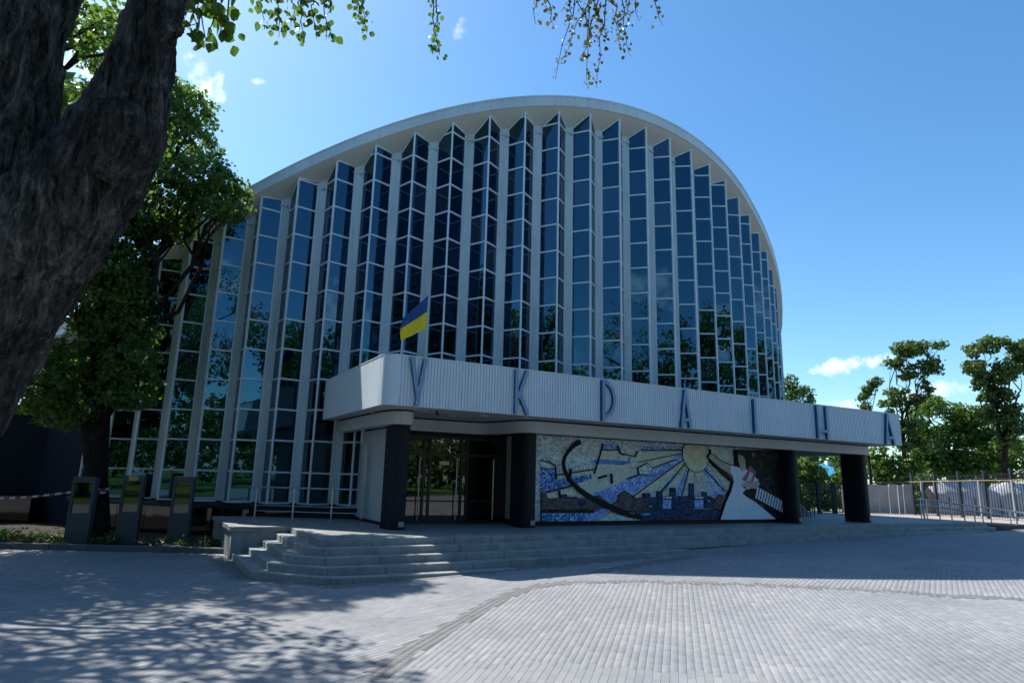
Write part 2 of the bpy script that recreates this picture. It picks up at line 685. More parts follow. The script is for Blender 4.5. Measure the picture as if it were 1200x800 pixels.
# ------------------------------------------------------------------ setting: ground
def build_ground():
    xs = np.concatenate([[-600, -200, -80, -40], np.arange(-24, 41, 1.0), [60, 100, 220, 600]])
    ys = np.concatenate([[-600, -200, -80, -40, -24], np.arange(-14, 47, 1.0), [60, 100, 220, 700]])
    V = []
    for y in ys:
        for x in xs:
            V.append((x, y, zg(x, y) - .022))
    nx = len(xs)
    F = [(j * nx + i, j * nx + i + 1, (j + 1) * nx + i + 1, (j + 1) * nx + i) for j in range(len(ys) - 1) for i in range(nx - 1)]
    g = np_mesh('ground', np.array(V), np.array(F), 'ground_paving')
    tag(g, 'grey concrete block paving of the plaza reaching all around', 'ground', kind='structure')
    # lawns behind the viewer and round the far side
    for nm, x0, x1, y0, y1, lab in (('lawn', -160, 120, -160, -7, 'mown park lawn under the trees across the plaza'),
                                    ('lawn', 16, 140, 48, 160, 'rough grass beyond the panel fence')):
        X = np.linspace(x0, x1, 40)
        Y = np.linspace(y0, y1, 30)
        V = np.array([(x, y, zg(x, y) + .02) for y in Y for x in X])
        F = np.array([(j * 40 + i, j * 40 + i + 1, (j + 1) * 40 + i + 1, (j + 1) * 40 + i) for j in range(29) for i in range(39)])
        tag(np_mesh(nm, V, F, 'lawn'), lab, 'lawn', kind='structure')
    X = np.linspace(12.5, 60, 40)
    Y = np.linspace(29.5, 48, 30)
    V = np.array([(x, y, zg(x, y) + .012) for y in Y for x in X])
    F = np.array([(j * 40 + i, j * 40 + i + 1, (j + 1) * 40 + i + 1, (j + 1) * 40 + i) for j in range(29) for i in range(39)])
    tag(np_mesh('sandy_path', V, F, 'sandy'), 'pale sandy strip beside the panel fence', 'path', kind='structure')
    # paving blocks
    ring1 = [onz(*p) for p in ((440, 790, .02), (480, 762, .03), (519, 739, .05), (553, 719, .08), (584, 702, .1), (615, 690, .12), (646, 683, .15), (690, 679.5, .19), (760, 679, .22),
                               (862, 682, .25), (923, 685, .25), (985, 688, .27), (1047, 691, .28), (1108, 695, .3), (1180, 699, .3), (1290, 708, .31))]
    ring2 = [onz(*p) for p in ((690, 675, .14), (710, 670, .15), (790, 656, .22), (870, 645, .28), (945, 639, .33), (1028, 635.5, .37), (1100, 640, .38), (1180, 650, .38))]

    def dist_side(pts, x, y):
        best, side = 1e9, 0
        for a, b in zip(pts[:-1], pts[1:]):
            ax, ay, bx, by = a.x, a.y, b.x, b.y
            dx, dy = bx - ax, by - ay
            t = max(0, min(1, ((x - ax) * dx + (y - ay) * dy) / (dx * dx + dy * dy)))
            qx, qy = ax + t * dx, ay + t * dy
            d = math.hypot(x - qx, y - qy)
            if d < best:
                best = d
                side = dx * (y - ay) - dy * (x - ax)
        return best, side
    rnd = random.Random(3)
    pv = []

    def lay(ang, inside):
        c, s_ = math.sin(ang), math.cos(ang)          # course direction
        wd = .09
        for i in range(-290, 290):
            kd = rnd.choice((0, 2, 3))
            ln = (.30, 0, .24, .36)[kd]
            off = rnd.uniform(0, ln)
            for j in range(-12, 108):
                u, w = j * ln + off, i * wd
                x, y = c * u + s_ * w, s_ * u - c * w
                if y < 4.5 or y > 17.4 or x > 17 or x < -13:
                    continue
                s, n = sn(x, y)
                if s > -14.0 and n < interp(s, [-14, -12.3, -5, 1, 8.5, 17], [24.2, 26.2, 25.8, 25.0, 24.3, 24.5]):
                    continue
                if x < -7 and y > 17.75:
                    continue
                d, side = dist_side(ring1, x, y)
                if d < .152 or (side < 0) != inside:
                    continue
                if y > 14.5 and dist_side(ring2, x, y)[0] < .2:
                    continue
                pv.append((x, y, ang, kd, math.hypot(x, y)))
    lay(math.radians(14.3), True)
    lay(math.radians(33), False)
    # dark setts of the two bands
    for ring, half in ((ring1, .15), (ring2, .17)):
        for a, b in zip(ring[:-1], ring[1:]):
            d = Vector((b.x - a.x, b.y - a.y))
            k = max(1, int(d.length / .1))
            an = math.atan2(d.x, d.y)
            for i in range(k):
                p = Vector((a.x, a.y)) + d * ((i + .5) / k)
                nrm = Vector((d.y, -d.x)).normalized()
                if p.y > 17.6:
                    continue
                for q in (-1, 0, 1):
                    pp = p + nrm * q * half * .667
                    pv.append((pp.x, pp.y, an, 1, math.hypot(pp.x, pp.y)))
    # template: block with chamfered top edge
    def block(lx, ly, h=.03, ch=.004):
        a, b = lx / 2, ly / 2
        lo = [(-a, -b, -h), (a, -b, -h), (a, b, -h), (-a, b, -h)]
        md = [(x, y, -ch) for x, y, _ in lo]
        tp = [(x - math.copysign(ch, x), y - math.copysign(ch, y), 0) for x, y, _ in lo]
        V = np.array(lo + md + tp)
        F = [(8, 9, 10, 11)]
        for i in range(4):
            j = (i + 1) % 4
            F += [(4 + i, 4 + j, 8 + j, 8 + i), (i, j, 4 + j, 4 + i)]
        return V, np.array(F)
    blk = [block(.0875, .2975, .03, .0016), block(.096, .099, .03, .0016), block(.0875, .2375, .03, .0016), block(.0875, .3575, .03, .0016)]
    meshes = []
    for (V, F), mt in zip(blk, ('paver', 'paver_dark', 'paver', 'paver')):
        me = bpy.data.meshes.new('paver')
        me.from_pydata(V.tolist(), [], F.tolist())
        me.materials.append(MATS[mt])
        meshes.append(me)
    vis = [p for p in pv if p[1] > 6.6 and abs(p[0]) < .66 * p[1] + .2]
    vis.sort(key=lambda p: p[4] + (3 if p[3] == 1 else 0))
    single = set(id(p) for p in vis[:300])
    VV, FF, FB = [], [], []
    base = 0
    out = {0: ([], []), 1: ([], [])}
    cnt = {0: 0, 1: 0}
    for p in pv:
        x, y, an, kd, _ = p
        z = zg(x, y) + rnd.uniform(-.0006, .0006)
        an2 = an + rnd.uniform(-.006, .006)
        gx = (zg(x + .2, y) - zg(x - .2, y)) / .4
        gy = (zg(x, y + .2) - zg(x, y - .2)) / .4
        if id(p) in single:
            o = bpy.data.objects.new('paver', meshes[kd])
            o.location = (x, y, z)
            q_ = Vector((0, 0, 1)).rotation_difference(Vector((-gx, -gy, 1)).normalized())
            o.rotation_euler = (q_.to_matrix() @ Matrix.Rotation(-an2, 3, 'Z')).to_euler()
            COL.objects.link(o)
            o.parent = g
        else:
            V, F = blk[kd]
            kd = 1 if kd == 1 else 0
            c, s_ = math.cos(-an2), math.sin(-an2)
            Q = V.copy()
            Q[:, 0] = V[:, 0] * c - V[:, 1] * s_ + x
            Q[:, 1] = V[:, 0] * s_ + V[:, 1] * c + y
            Q[:, 2] += z + (Q[:, 0] - x) * gx + (Q[:, 1] - y) * gy + V[:, 0] * rnd.uniform(-.005, .005)
            out[kd][0].append(Q)
            out[kd][1].append(F + cnt[kd])
            cnt[kd] += len(V)
    for kd, nm, mt in ((0, 'paver_field', 'paver'), (1, 'band_setts', 'paver_dark')):
        o = np_mesh(nm, np.concatenate(out[kd][0]), np.concatenate(out[kd][1]), mt, g)
        o['kind'] = 'stuff'
    # sand bed under the blocks
    X = np.linspace(-13, 17, 61)
    Y = np.linspace(4.5, 17.3, 26)
    V = np.array([(x, y, zg(x, y) - .0045) for y in Y for x in X])
    F = np.array([(j * 61 + i, j * 61 + i + 1, (j + 1) * 61 + i + 1, (j + 1) * 61 + i) for j in range(25) for i in range(60)])
    np_mesh('joint_bed', V, F, 'joint_sand', g)


build_ground()


# ------------------------------------------------------------------ platform and steps
EDGE_S = [-12.3, -9, -5, 1, 5, 8.5, 12, 16.5, 18.5]
EDGE_N = [24.5, 24.45, 24.25, 23.65, 23.35, 23.2, 23.25, 23.5, 23.75]


def edge(s):
    return interp(s, EDGE_S, EDGE_N)


def build_platform():
    pl = empty('platform', W(0, 20, 0))
    tag(pl, 'raised grey granite entrance platform with wrap-around steps', 'platform', kind='structure')
    inv = Vector(pl.location)
    rnd = random.Random(8)
    # floor slab
    ss = np.linspace(-12.3, 17.2, 40)
    outline = [(-13.6, 16.5), (-13.6, 20.9), (-12.25, 20.9)] + [(-12.28, 24.1)] + [(s, edge(s) - .42) for s in ss] + [(17.2, 12)]
    mb = MB()
    f = lambda x, y, z: tuple(W(x, y, z) - inv)
    mb.prism(outline, .0, PLAT - .004, f)
    mb.build('floor_slab', 'granite_top', pl)

    def slab(a, b, ztop, hgt, depth, nrm_a, nrm_b):
        """one stone from a to b along the outer edge, going back by depth"""
        mb = MB()
        a, b = Vector(a), Vector(b)
        ia, ib = a - Vector(nrm_a) * depth, b - Vector(nrm_b) * depth
        ch = .012
        oa, ob = a - Vector(nrm_a) * ch, b - Vector(nrm_b) * ch
        def P(q, z):
            return W(q[0], q[1], z) - inv
        jit = rnd.uniform(-.002, .002)
        zt = ztop + jit
        V = [P(a, ztop - hgt), P(b, ztop - hgt), P(ib, ztop - hgt), P(ia, ztop - hgt),
             P(a, zt - ch), P(b, zt - ch), P(oa, zt), P(ob, zt), P(ib, zt), P(ia, zt)]
        mb.add(V, [(3, 2, 1, 0), (0, 1, 5, 4), (4, 5, 7, 6), (6, 7, 8, 9), (2, 3, 9, 8), (0, 4, 6, 9, 3), (1, 2, 8, 7, 5)])
        mb.build('step_slab', 'granite_step', pl)

    for k in range(5, 0, -1):
        d = (5 - k) * .33
        top = .15 * k
        path = []
        path.append(Vector((-12.25 - d, 20.95 if k == 5 else 20.93)))
        path.append(Vector((-12.3 - d, 24.5 - .05 - d * .12)))
        if d > 0:
            path.append(Vector((-12.3 - d * .05, 24.5 + d * .9)))
        for s in np.arange(-11.2, 17.3, 1.0):
            path.append(Vector((s, edge(s) + d)))
        # pieces: long straight runs cut about every 1.3 m
        nor = []
        for i in range(len(path)):
            dd = (path[min(i + 1, len(path) - 1)] - path[max(i - 1, 0)]).normalized()
            nor.append(Vector((-dd.y, dd.x)))
        for i in range(len(path) - 1):
            a, b = path[i], path[i + 1]
            n_sub = max(1, round((b - a).length / 1.25))
            for j in range(n_sub):
                t0, t1 = j / n_sub, (j + 1) / n_sub
                p, q = a.lerp(b, t0), a.lerp(b, t1)
                mid = (p + q) / 2
                wq = W(mid.x, mid.y)
                if zg(wq.x, wq.y) > top - .012:
                    continue
                g = (q - p).normalized() * .006
                slab(p + g, q - g, top, .149 if k > 1 else .2, .46, nor[i].lerp(nor[i + 1], t0), nor[i].lerp(nor[i + 1], t1))
    # core under the treads
    mb = MB()
    for k in range(1, 5):
        d = (5 - k) * .33 - .30
        o2 = [(-12.2 - d, 20.9), (-12.2 - d, 24.3), (-12.2, 24.35 + d)] + [(s, edge(s) + d - .1) for s in np.arange(-11, 17.1, 1.0)] + [(17, 19), (-8, 19)]
        mb.prism(o2, -.1, .15 * k - .02, f)
    mb.build('step_core', 'granite_step', pl)
    # side wall of the platform with coping
    mb = MB()
    for (s0, s1) in ((-13.62, -12.95), (-12.945, -12.27)):
        mb.prism([(s0, 20.7), (s1, 20.7), (s1, 20.96), (s0, 20.96)], -.05, .66, f)
    mb.build('side_wall', 'granite_step', pl)
    mb = MB()
    mb.prism([(-13.66, 20.66), (-12.24, 20.66), (-12.24, 21.0), (-13.66, 21.0)], .662, PLAT + .012, f)
    mb.prism([(-13.66, 16.5), (-13.36, 16.5), (-13.36, 20.655), (-13.66, 20.655)], .662, PLAT + .01, f)
    mb.build('coping', 'granite_top', pl)
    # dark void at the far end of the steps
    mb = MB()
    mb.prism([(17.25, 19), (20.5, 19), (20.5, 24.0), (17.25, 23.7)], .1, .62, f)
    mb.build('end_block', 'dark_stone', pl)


build_platform()

# ------------------------------------------------------------------ concert hall
hall = empty('concert_hall', (CX, CY, 0), AXIS)
tag(hall, 'concert hall with saddle roof, folded dark glass facade and lettered entrance canopy', 'building')


def z_edge(phi, r=RAD):
    return 10.75 + 5.29 * math.cos(2 * (phi - .018))


def z_soffit(r, phi):
    return z_edge(phi) + (r - RAD) * (.42 + .36 * math.cos(2 * phi))


def bulge(phi):
    p = (phi + math.pi) % (2 * math.pi) - math.pi
    x = (p - (T0 + DT * 13 - AXIS)) / DT
    if x <= 0:
        return 0.0
    return min(.05 * x ** 1.2, .45) * max(0, min(1, (math.pi - p) / 1.2))


def polar(r, phi, z):
    r += bulge(phi)
    return Vector((r * math.sin(phi), -r * math.cos(phi), z))


def phi_of(k):
    return T0 + DT * k - AXIS


RIM = RAD + .14
FT = .43


def build_roof():
    nphi = 160
    ph = [2 * math.pi * i / nphi for i in range(nphi)]
    mb = MB()
    rings = [RIM - .02, RIM * .85, RIM * .65, RIM * .4, RIM * .15]
    V = []
    for r in rings:
        for p in ph:
            z = 10.75 + 5.29 * (r / RAD) ** 2 * math.cos(2 * p) + FT + .05 * (r == rings[0])
            if r == rings[0]:
                z = z_soffit(RIM, p) + FT - .03
            V.append(polar(r, p, z))
    F = []
    for i in range(len(rings) - 1):
        for k in range(nphi):
            a, b = i * nphi + k, i * nphi + (k + 1) % nphi
            F.append((a, b, b + nphi, a + nphi))
    F.append(tuple(range((len(rings) - 1) * nphi, len(rings) * nphi)))
    mb.add(V, F)
    roof = mb.build('roof', 'roof_white', hall, True)
    # fascia band
    mb = MB()
    V, F = [], []
    prof = [(0, 0), (.03, .02), (.03, FT - .07), (.055, FT - .06), (.055, FT), (-.15, FT + .01), (-.15, .0)]
    for p in ph:
        zb = z_soffit(RIM, p)
        for dr, dz in prof:
            V.append(polar(RIM + dr, p, zb + dz))
    m_ = len(prof)
    for k in range(nphi):
        for j in range(m_):
            a, b = k * m_ + j, k * m_ + (j + 1) % m_
            a2, b2 = ((k + 1) % nphi) * m_ + j, ((k + 1) % nphi) * m_ + (j + 1) % m_
            F.append((a, b, b2, a2))
    mb.add(V, F)
    mb.build('fascia', 'roof_white', roof)
    # soffit
    V, F = [], []
    rr = [RIM - .01, RAD - .2, RAD - .6, RAD - 1.3]
    for r in rr:
        for p in ph:
            V.append(polar(r, p, z_soffit(r, p) + .001))
    for i in range(len(rr) - 1):
        for k in range(nphi):
            a, b = i * nphi + k, i * nphi + (k + 1) % nphi
            F.append((a, b, b + nphi, a + nphi))
    mb = MB()
    mb.add(V, F)
    mb.build('soffit', 'soffit', roof)


build_roof()

GZ0 = 1.16
ROWS = [9.1185 + k for k in range(8, -9, -1)]
ROWS = sorted([9.1185 - k for k in range(-9, 8)])       # transom heights
VDEP, PW = .50, .30


def clip_band(zA, zB, lo, hi):
    """part of the sloping-topped face (u 0..1) between two heights: list of (u, z)"""
    poly = [(0, lo), (1, lo), (1, hi), (0, hi)]
    out = []
    top = lambda u: zA + (zB - zA) * u
    for i in range(4):
        p, q = poly[i], poly[(i + 1) % 4]
        ip, iq = p[1] <= top(p[0]), q[1] <= top(q[0])
        if ip:
            out.append(p)
        if ip != iq:
            fp, fq = p[1] - top(p[0]), q[1] - top(q[0])
            t = fp / (fp - fq)
            out.append((p[0] + (q[0] - p[0]) * t, p[1] + (q[1] - p[1]) * t))
    return out


def build_facade():
    rnd = random.Random(11)
    bays = range(-9, 22)
    panes = []
    camv = Vector((0, 0, HC))
    Mw = Matrix.Translation((CX, CY, 0)) @ Matrix.Rotation(AXIS, 4, 'Z')
    for k in bays:
        ph = phi_of(k)
        mb = MB()
        A = polar(RAD, ph, 0)
        tipdir = A.normalized()
        for side in (-1, 1):
            pv_ = phi_of(k + .5 * side)
            vc = polar(RAD - VDEP, pv_, 0)
            tang = Vector((math.cos(pv_), math.sin(pv_), 0))
            B = vc - tang * side * PW / 2
            zA, zB = z_soffit(RAD, ph) - .01, z_soffit((B.x ** 2 + B.y ** 2) ** .5, pv_) - .01
            d = (B - A)
            dn = d.normalized()
            nrm = Vector((dn.y, -dn.x, 0))
            if nrm.dot(tipdir) < 0:
                nrm = -nrm
            # frame bars
            up = lambda u, z: A + d * float(u) + Vector((0, 0, z))
            for z in [GZ0] + [r for r in ROWS if r > GZ0 + .4]:
                # extent in u where z is below the slope
                us = [u for u in np.linspace(0, 1, 41) if z < zA + (zB - zA) * u]
                if len(us) < 3:
                    continue
                a, b = up(us[0], z), up(us[-1], z)
                mb.bar(a, b, .055, .065 if z > GZ0 else .09, nrm)
            mb.bar(up(.985, GZ0), up(.985, zB), .05, .05, nrm)
            mb.bar(up(.0, zA - .02), up(1, zB - .02), .05, .05, nrm)
            lv = [GZ0] + [r for r in ROWS if r > GZ0 + .4]
            for lo, hi in zip(lv, lv[1:] + [lv[-1] + 1]):
                pg = clip_band(zA, zB, lo + .0, hi)
                if len(pg) < 3 or max(p[1] for p in pg) - lo < .05:
                    continue
                pts = [up(u, z) for u, z in pg]
                cen = sum(pts, Vector()) / len(pts)
                wc = Mw @ cen
                wn = (Mw.to_3x3() @ nrm)
                v = camv - wc
                dist = v.length
                facing = max(0, v.normalized().dot(wn))
                area = d.length * (max(p[1] for p in pg) - lo) * facing / dist ** 2
                panes.append([k, pts, cen, nrm, area, (wc.x, wc.y, wc.z)])
        mb.bar(A + Vector((0, 0, GZ0)), A + Vector((0, 0, z_soffit(RAD, ph) - .02)), .06, .06, tipdir)
        bay = mb.build('window_bay', 'frame_white', hall)
        for p in panes:
            if p[0] == k:
                p.append(bay)
    # hidden behind canopy / tree trunk count less
    def vis(p):
        u, z = p[5][0], p[5][2]
        s, n = sn(p[5][0], p[5][1])
        pen = .02 if (s > -9.5 and z < 4.6 and s < 11) else 1
        return p[4] * pen
    order = sorted(panes, key=vis, reverse=True)
    single = set(id(p) for p in order[:300])
    rest = MB()

    def add_pane(mb, pts, cen, nrm):
        ax = Vector((rnd.uniform(-1, 1), rnd.uniform(-1, 1), rnd.uniform(-1, 1))).normalized()
        R = Matrix.Rotation(rnd.gauss(0, .007), 3, ax)
        q = [R @ (p - cen) + cen - nrm * .004 for p in pts]
        n_ = len(q)
        mb.add(q + [p - nrm * .016 for p in q], [tuple(range(n_)), tuple(range(n_, 2 * n_))[::-1]] + [(i, (i + 1) % n_, (i + 1) % n_ + n_, i + n_) for i in range(n_)])
    for p in panes:
        if id(p) in single:
            mb = MB()
            add_pane(mb, p[1], p[2], p[3])
            mb.build('pane', 'dark_glass', p[6])
        else:
            add_pane(rest, p[1], p[2], p[3])
    o = rest.build('window_panes', 'dark_glass', hall)
    o['kind'] = 'stuff'
    # pilasters in the folds
    for k in range(-10, 22):
        pv_ = phi_of(k + .5)
        r0 = RAD - VDEP
        zt = z_soffit(r0, pv_) + .12
        c = polar(r0 - .10, pv_, 0)
        R = Matrix.Rotation(pv_, 3, 'Z')
        mb = MB()
        hgt = zt - GZ0
        # cladding lengths with open joints
        z = GZ0 + .02
        while z < zt:
            z2 = min(z + 2.0, zt)
            mb.box((c.x, c.y, (z + z2) / 2), (PW, .22, z2 - z - .014), R)
            z = z2
        mb.box((c.x, c.y, (GZ0 + zt) / 2), (PW - .03, .2, hgt), R)
        if k < 12:
            q = polar(r0 + .02, pv_, zt - .36)
            mb.box(q, (PW + .10, .05, .05), R)
            q = polar(r0 + .06, pv_ + .004, zt - .42)
            mb.box(q, (.07, .12, .06), R)
        mb.build('pilaster', 'pilaster_white', hall)
    # dark unseen wall added behind the glazing and round the back against light leaks
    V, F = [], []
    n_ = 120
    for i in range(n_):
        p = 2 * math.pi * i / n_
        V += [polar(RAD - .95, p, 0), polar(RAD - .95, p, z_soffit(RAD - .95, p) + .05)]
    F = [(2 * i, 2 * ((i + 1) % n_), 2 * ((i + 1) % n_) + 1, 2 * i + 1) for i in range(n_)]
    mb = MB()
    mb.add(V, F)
    mb.build('light_leak_wall', 'dark_wall', hall)
    mb = MB()
    V, F = [], []
    a0, a1 = phi_of(21.5), 2 * math.pi + phi_of(-9.5)
    for i in range(81):
        p = a0 + (a1 - a0) * i / 80
        V += [polar(RAD - .3, p, 0), polar(RAD - .3, p, z_soffit(RAD - .3, p) + .05)]
    F = [(2 * i, 2 * i + 2, 2 * i + 3, 2 * i + 1) for i in range(80)]
    mb.add(V, F)
    mb.build('rear_wall', 'dark_wall', hall)
    # plinth: sill course and polished dark slabs
    for k in range(-9, 22):
        p0, p1 = phi_of(k - .5), phi_of(k + .5)
        if -3.0 < k < 14 and False:
            continue
        mb = MB()
        r = RAD - .18
        for j, (z0, z1, rr, g) in enumerate(((-.1, .94, r, .0006),)):
            q = [polar(rr, p0 + g, z0), polar(rr, p1 - g, z0), polar(rr - .3, p1 - g, z0), polar(rr - .3, p0 + g, z0)]
            mb.add(q + [x + Vector((0, 0, z1 - z0)) for x in q], [(0, 1, 5, 4), (1, 2, 6, 5), (2, 3, 7, 6), (3, 0, 4, 7), (4, 5, 6, 7), (3, 2, 1, 0)])
        mb.build('plinth_slab', 'polished_black', hall)
    mb = MB()
    V, F = [], []
    n_ = 62
    pa, pb = phi_of(-9.5), phi_of(21.5)
    prof = [(RAD - .5, .945), (RAD + .02, .945), (RAD + .02, 1.03), (RAD - .05, 1.10), (RAD - .5, 1.12)]
    for i in range(n_ + 1):
        p = pa + (pb - pa) * i / n_
        V += [polar(r, p, z) for r, z in prof]
    for i in range(n_):
        for j in range(4):
            a = i * 5 + j
            F.append((a, a + 5, a + 6, a + 1))
    mb.add(V, F)
    mb.build('sill_course', 'dark_stone', hall)


build_facade()


def build_canopy():
    ZB, ZT, NF, SL_, SR_ = 3.80, 5.06, 23.58, -10.85, 10.85
    # outline of the fascia in plan, ribbed along the front
    pts = []
    for n in np.arange(17.6, 23.2, .16):
        pts += [(SL_, n), (SL_, n + .145), (SL_ + .006, n + .148), (SL_ + .006, n + .157)]
    for i in range(9):
        a = math.pi - i / 8 * math.pi / 2
        pts.append((SL_ + .3 + .3 * math.cos(a), NF - .3 + .3 * math.sin(a)))
    s = SL_ + .34
    while s < SR_ - .05:
        pts += [(s, NF), (s + .048, NF), (s + .058, NF - .028), (s + .078, NF - .028)]
        s += .088
    pts += [(SR_, NF)]
    for n in np.arange(23.5, 16, -.5):
        pts.append((SR_, n))
    mb = MB()
    V, F = [], []
    for (x, n) in pts:
        V += [L(x, n, ZB), L(x, n, ZT)]
    k = len(pts)
    # inner face
    inner = [(SL_ + .1, 17.6), (SL_ + .1, NF - .1), (SR_ - .1, NF - .1), (SR_ - .1, 16.5)]
    for i in range(k - 1):
        F.append((2 * i, 2 * i + 2, 2 * i + 3, 2 * i + 1))
    mb.add(V, F)
    fas = mb.build('canopy_fascia', 'fascia_metal', hall)
    mb = MB()
    for a, b in ((inner[0], inner[1]), (inner[1], inner[2]), (inner[2], inner[3])):
        mb.add([L(*a, ZB + .004), L(*b, ZB + .004), L(*b, ZT - .004), L(*a, ZT - .004)], [(0, 1, 2, 3)])
    # top flashing and bottom lip
    mb.box2(L(SL_ + .26, NF - .14, ZT - .012), L(SR_ - .01, NF + .012, ZT + .012))
    mb.box2(L(SL_ - .012, 17.6, ZT - .012), L(SL_ + .14, NF - .28, ZT + .0125))
    mb.build('flashing', 'fascia_metal', fas)
    # slab with soffit
    f = lambda x, y, z: tuple(L(x, y, z))
    mb = MB()
    mb.prism([(SL_ + .03, 16.5), (SL_ + .03, NF - .3), (SL_ + .3, NF - .05), (SR_ - .03, NF - .05), (SR_ - .03, 15.5)], ZB + .012, ZB + .3, f)
    slab = mb.build('canopy_slab', 'soffit_panel', hall)
    rnd = random.Random(2)
    for (a, b) in ((-9.4, 21.6), (-8.2, 21.8), (-7.6, 22.6), (-10.3, 21.2), (-6.4, 22.9), (7.8, 22.9), (9.0, 22.9), (-2, 23.0), (2, 23.0), (-4, 23.0), (4.5, 23.0)):
        mb = MB()
        mb.tube([L(a, b, ZB + .02), L(a, b, ZB - .012)], .11, 14)
        mb.build('downlight', 'soffit_panel', slab)
    mb = MB()
    mb.tube([L(-9.15, 22.9, ZB + .02), L(-9.15, 22.9, ZB - .06), L(-9.13, 22.95, ZB - .1)], .035, 10)
    mb.build('camera_dome', 'dark_metal', slab)
    # white beam running over the piers, stepping back above the doors
    path = [(-10.35, 17.8), (-10.35, 21.3), (-10.25, 22.3), (-9.95, 22.62), (-9.6, 22.5), (-9.5, 22.0), (-9.42, 21.0), (-9.2, 20.62), (-8.7, 20.6), (-7.0, 20.6), (-6.75, 20.66), (-6.55, 20.95),
            (-6.4, 21.6), (-6.28, 22.2), (-6.0, 22.52), (-5.5, 22.56), (0, 22.56), (5.9, 22.56), (10.2, 22.56), (10.5, 22.4), (10.55, 22.0), (10.55, 16.5)]
    # smooth the path
    def chaikin(p, k=2):
        for _ in range(k):
            q = [p[0]]
            for a, b in zip(p[:-1], p[1:]):
                q.append((a[0] * .75 + b[0] * .25, a[1] * .75 + b[1] * .25))
                q.append((a[0] * .25 + b[0] * .75, a[1] * .25 + b[1] * .75))
            q.append(p[-1])
            p = q
        return p
    pp = chaikin(path)
    mb = MB()
    V, F = [], []
    for i, (x, n) in enumerate(pp):
        a, b = pp[max(0, i - 1)], pp[min(len(pp) - 1, i + 1)]
        d = Vector((b[0] - a[0], b[1] - a[1])).normalized()
        nr = Vector((-d.y, d.x))
        q = Vector((x, n)) - nr * .32
        V += [L(x, n, 3.43), L(x, n, ZB + .008), L(q.x, q.y, ZB + .008), L(q.x, q.y, 3.43)]
    for i in range(len(pp) - 1):
        for j in range(4):
            a = 4 * i + j
            b = 4 * i + (j + 1) % 4
            F.append((a, b, b + 4, a + 4))
    mb.add(V, F)
    beam = mb.build('beam', 'white_paint', hall)
    mb = MB()
    V, F = [], []
    for i, (x, n) in enumerate(pp):
        a, b = pp[max(0, i - 1)], pp[min(len(pp) - 1, i + 1)]
        d = Vector((b[0] - a[0], b[1] - a[1])).normalized()
        nr = Vector((-d.y, d.x))
        q = Vector((x, n)) + nr * .012
        V += [L(q.x, q.y, ZB - .035), L(q.x, q.y, ZB + .011)]
    F = [(2 * i, 2 * i + 2, 2 * i + 3, 2 * i + 1) for i in range(len(pp) - 1)]
    mb.add(V, F)
    mb.build('shadow_strip', 'dark_stone', beam)  # dark strip on the beam top, coloured in as a shadow line
    # piers
    for s in (-9.85, -5.9, 5.75, 10.05):
        mb = MB()
        hw, hl = .24, .50
        out = []
        for i in range(24):
            a = 2 * math.pi * i / 24
            c, s_ = math.cos(a), math.sin(a)
            e = 2 / 3.2
            out.append((s + hw * math.copysign(abs(c) ** e, c), 21.95 + hl * math.copysign(abs(s_) ** e, s_)))
        mb.prism(out, PLAT, 3.44, f)
        o = mb.build('pier', 'dark_stone', hall)
        mb = MB()
        mb.prism([(s + (x - s) * 1.05, 21.95 + (n - 21.95) * 1.03) for x, n in out], PLAT - .002, PLAT + .07, f)
        mb.build('pier_base', 'dark_stone', o)
        mb = MB()
        mb.box2(L(s - .02, 22.44, PLAT + .075), L(s + .12, 22.475, PLAT + .20))
        mb.build('patch_stone', 'concrete', o)
    # mural wall
    mb = MB()
    mb.box2(L(-5.62, 19.2, PLAT), L(5.72, 21.78, 3.44))
    wall = mb.build('mural_wall', 'panel_cream', hall)
    mb = MB()
    mb.box2(L(-5.66, 19.3, PLAT - .01), L(5.76, 21.83, PLAT + .13))
    mb.build('skirting', 'dark_stone', wall)
    mb = MB()
    for z in (2.95,):
        mb.tube([L(-5.6, 20.95, z), L(-5.7, 20.95, z - .01)], .035, 10)
        mb.box2(L(-5.74, 20.92, z - .12), L(-5.66, 20.98, z + .02))
    mb.build('wall_lamp', 'dark_metal', wall)
    # entrance: white wall at the left, glazed doors between dark frames
    mb = MB()
    mb.box2(L(-9.72, 17.0, PLAT + .08), L(-9.42, 20.75, 3.44))
    w2 = mb.build('return_wall', 'white_paint', hall)
    mb = MB()
    mb.box2(L(-9.73, 17.0, PLAT - .01), L(-9.41, 20.76, PLAT + .078))
    mb.build('skirting', 'dark_stone', w2)
    mb = MB()
    p = [(-9.98, 19.2, 3.5), (-9.98, 19.2, 3.12), (-9.86, 19.25, 2.98), (-9.84, 19.3, 2.8), (-9.84, 19.3, .95), (-9.92, 19.4, .86)]
    mb.tube([L(*q) for q in p], .05, 10)
    for z in (2.5, 1.7):
        mb.box2(L(-9.9, 19.24, z), L(-9.70, 19.36, z + .03))
    mb.build('drainpipe', 'white_paint', hall)
    ND = 20.4
    mb = MB()
    X0, X1, Z0, Z1, ZTR = -9.40, -5.64, PLAT + .002, 3.3, 2.78
    xs = {}
    cols = [onN(px, 560, ND)[0] for px in (495.6, 502.7, 540, 546.8)]
    vert = [X0 + .03] + cols + [X1 - .03]
    vert.insert(1, (X0 + cols[0]) / 2 - .25)
    for x in vert:
        mb.box2(L(x - .035, ND - .05, Z0), L(x + .035, ND + .03, Z1))
    for z, h in ((Z0 + .045, .09), (ZTR, .10), (Z1 - .03, .06)):
        mb.box2(L(X0, ND - .04, z - h / 2), L(X1, ND + .02, z + h / 2))
    mb.box2(L(X0, ND - .03, 1.38), L(X1, ND + .012, 1.42))
    door = mb.build('entrance_door', 'brown_frame', hall)
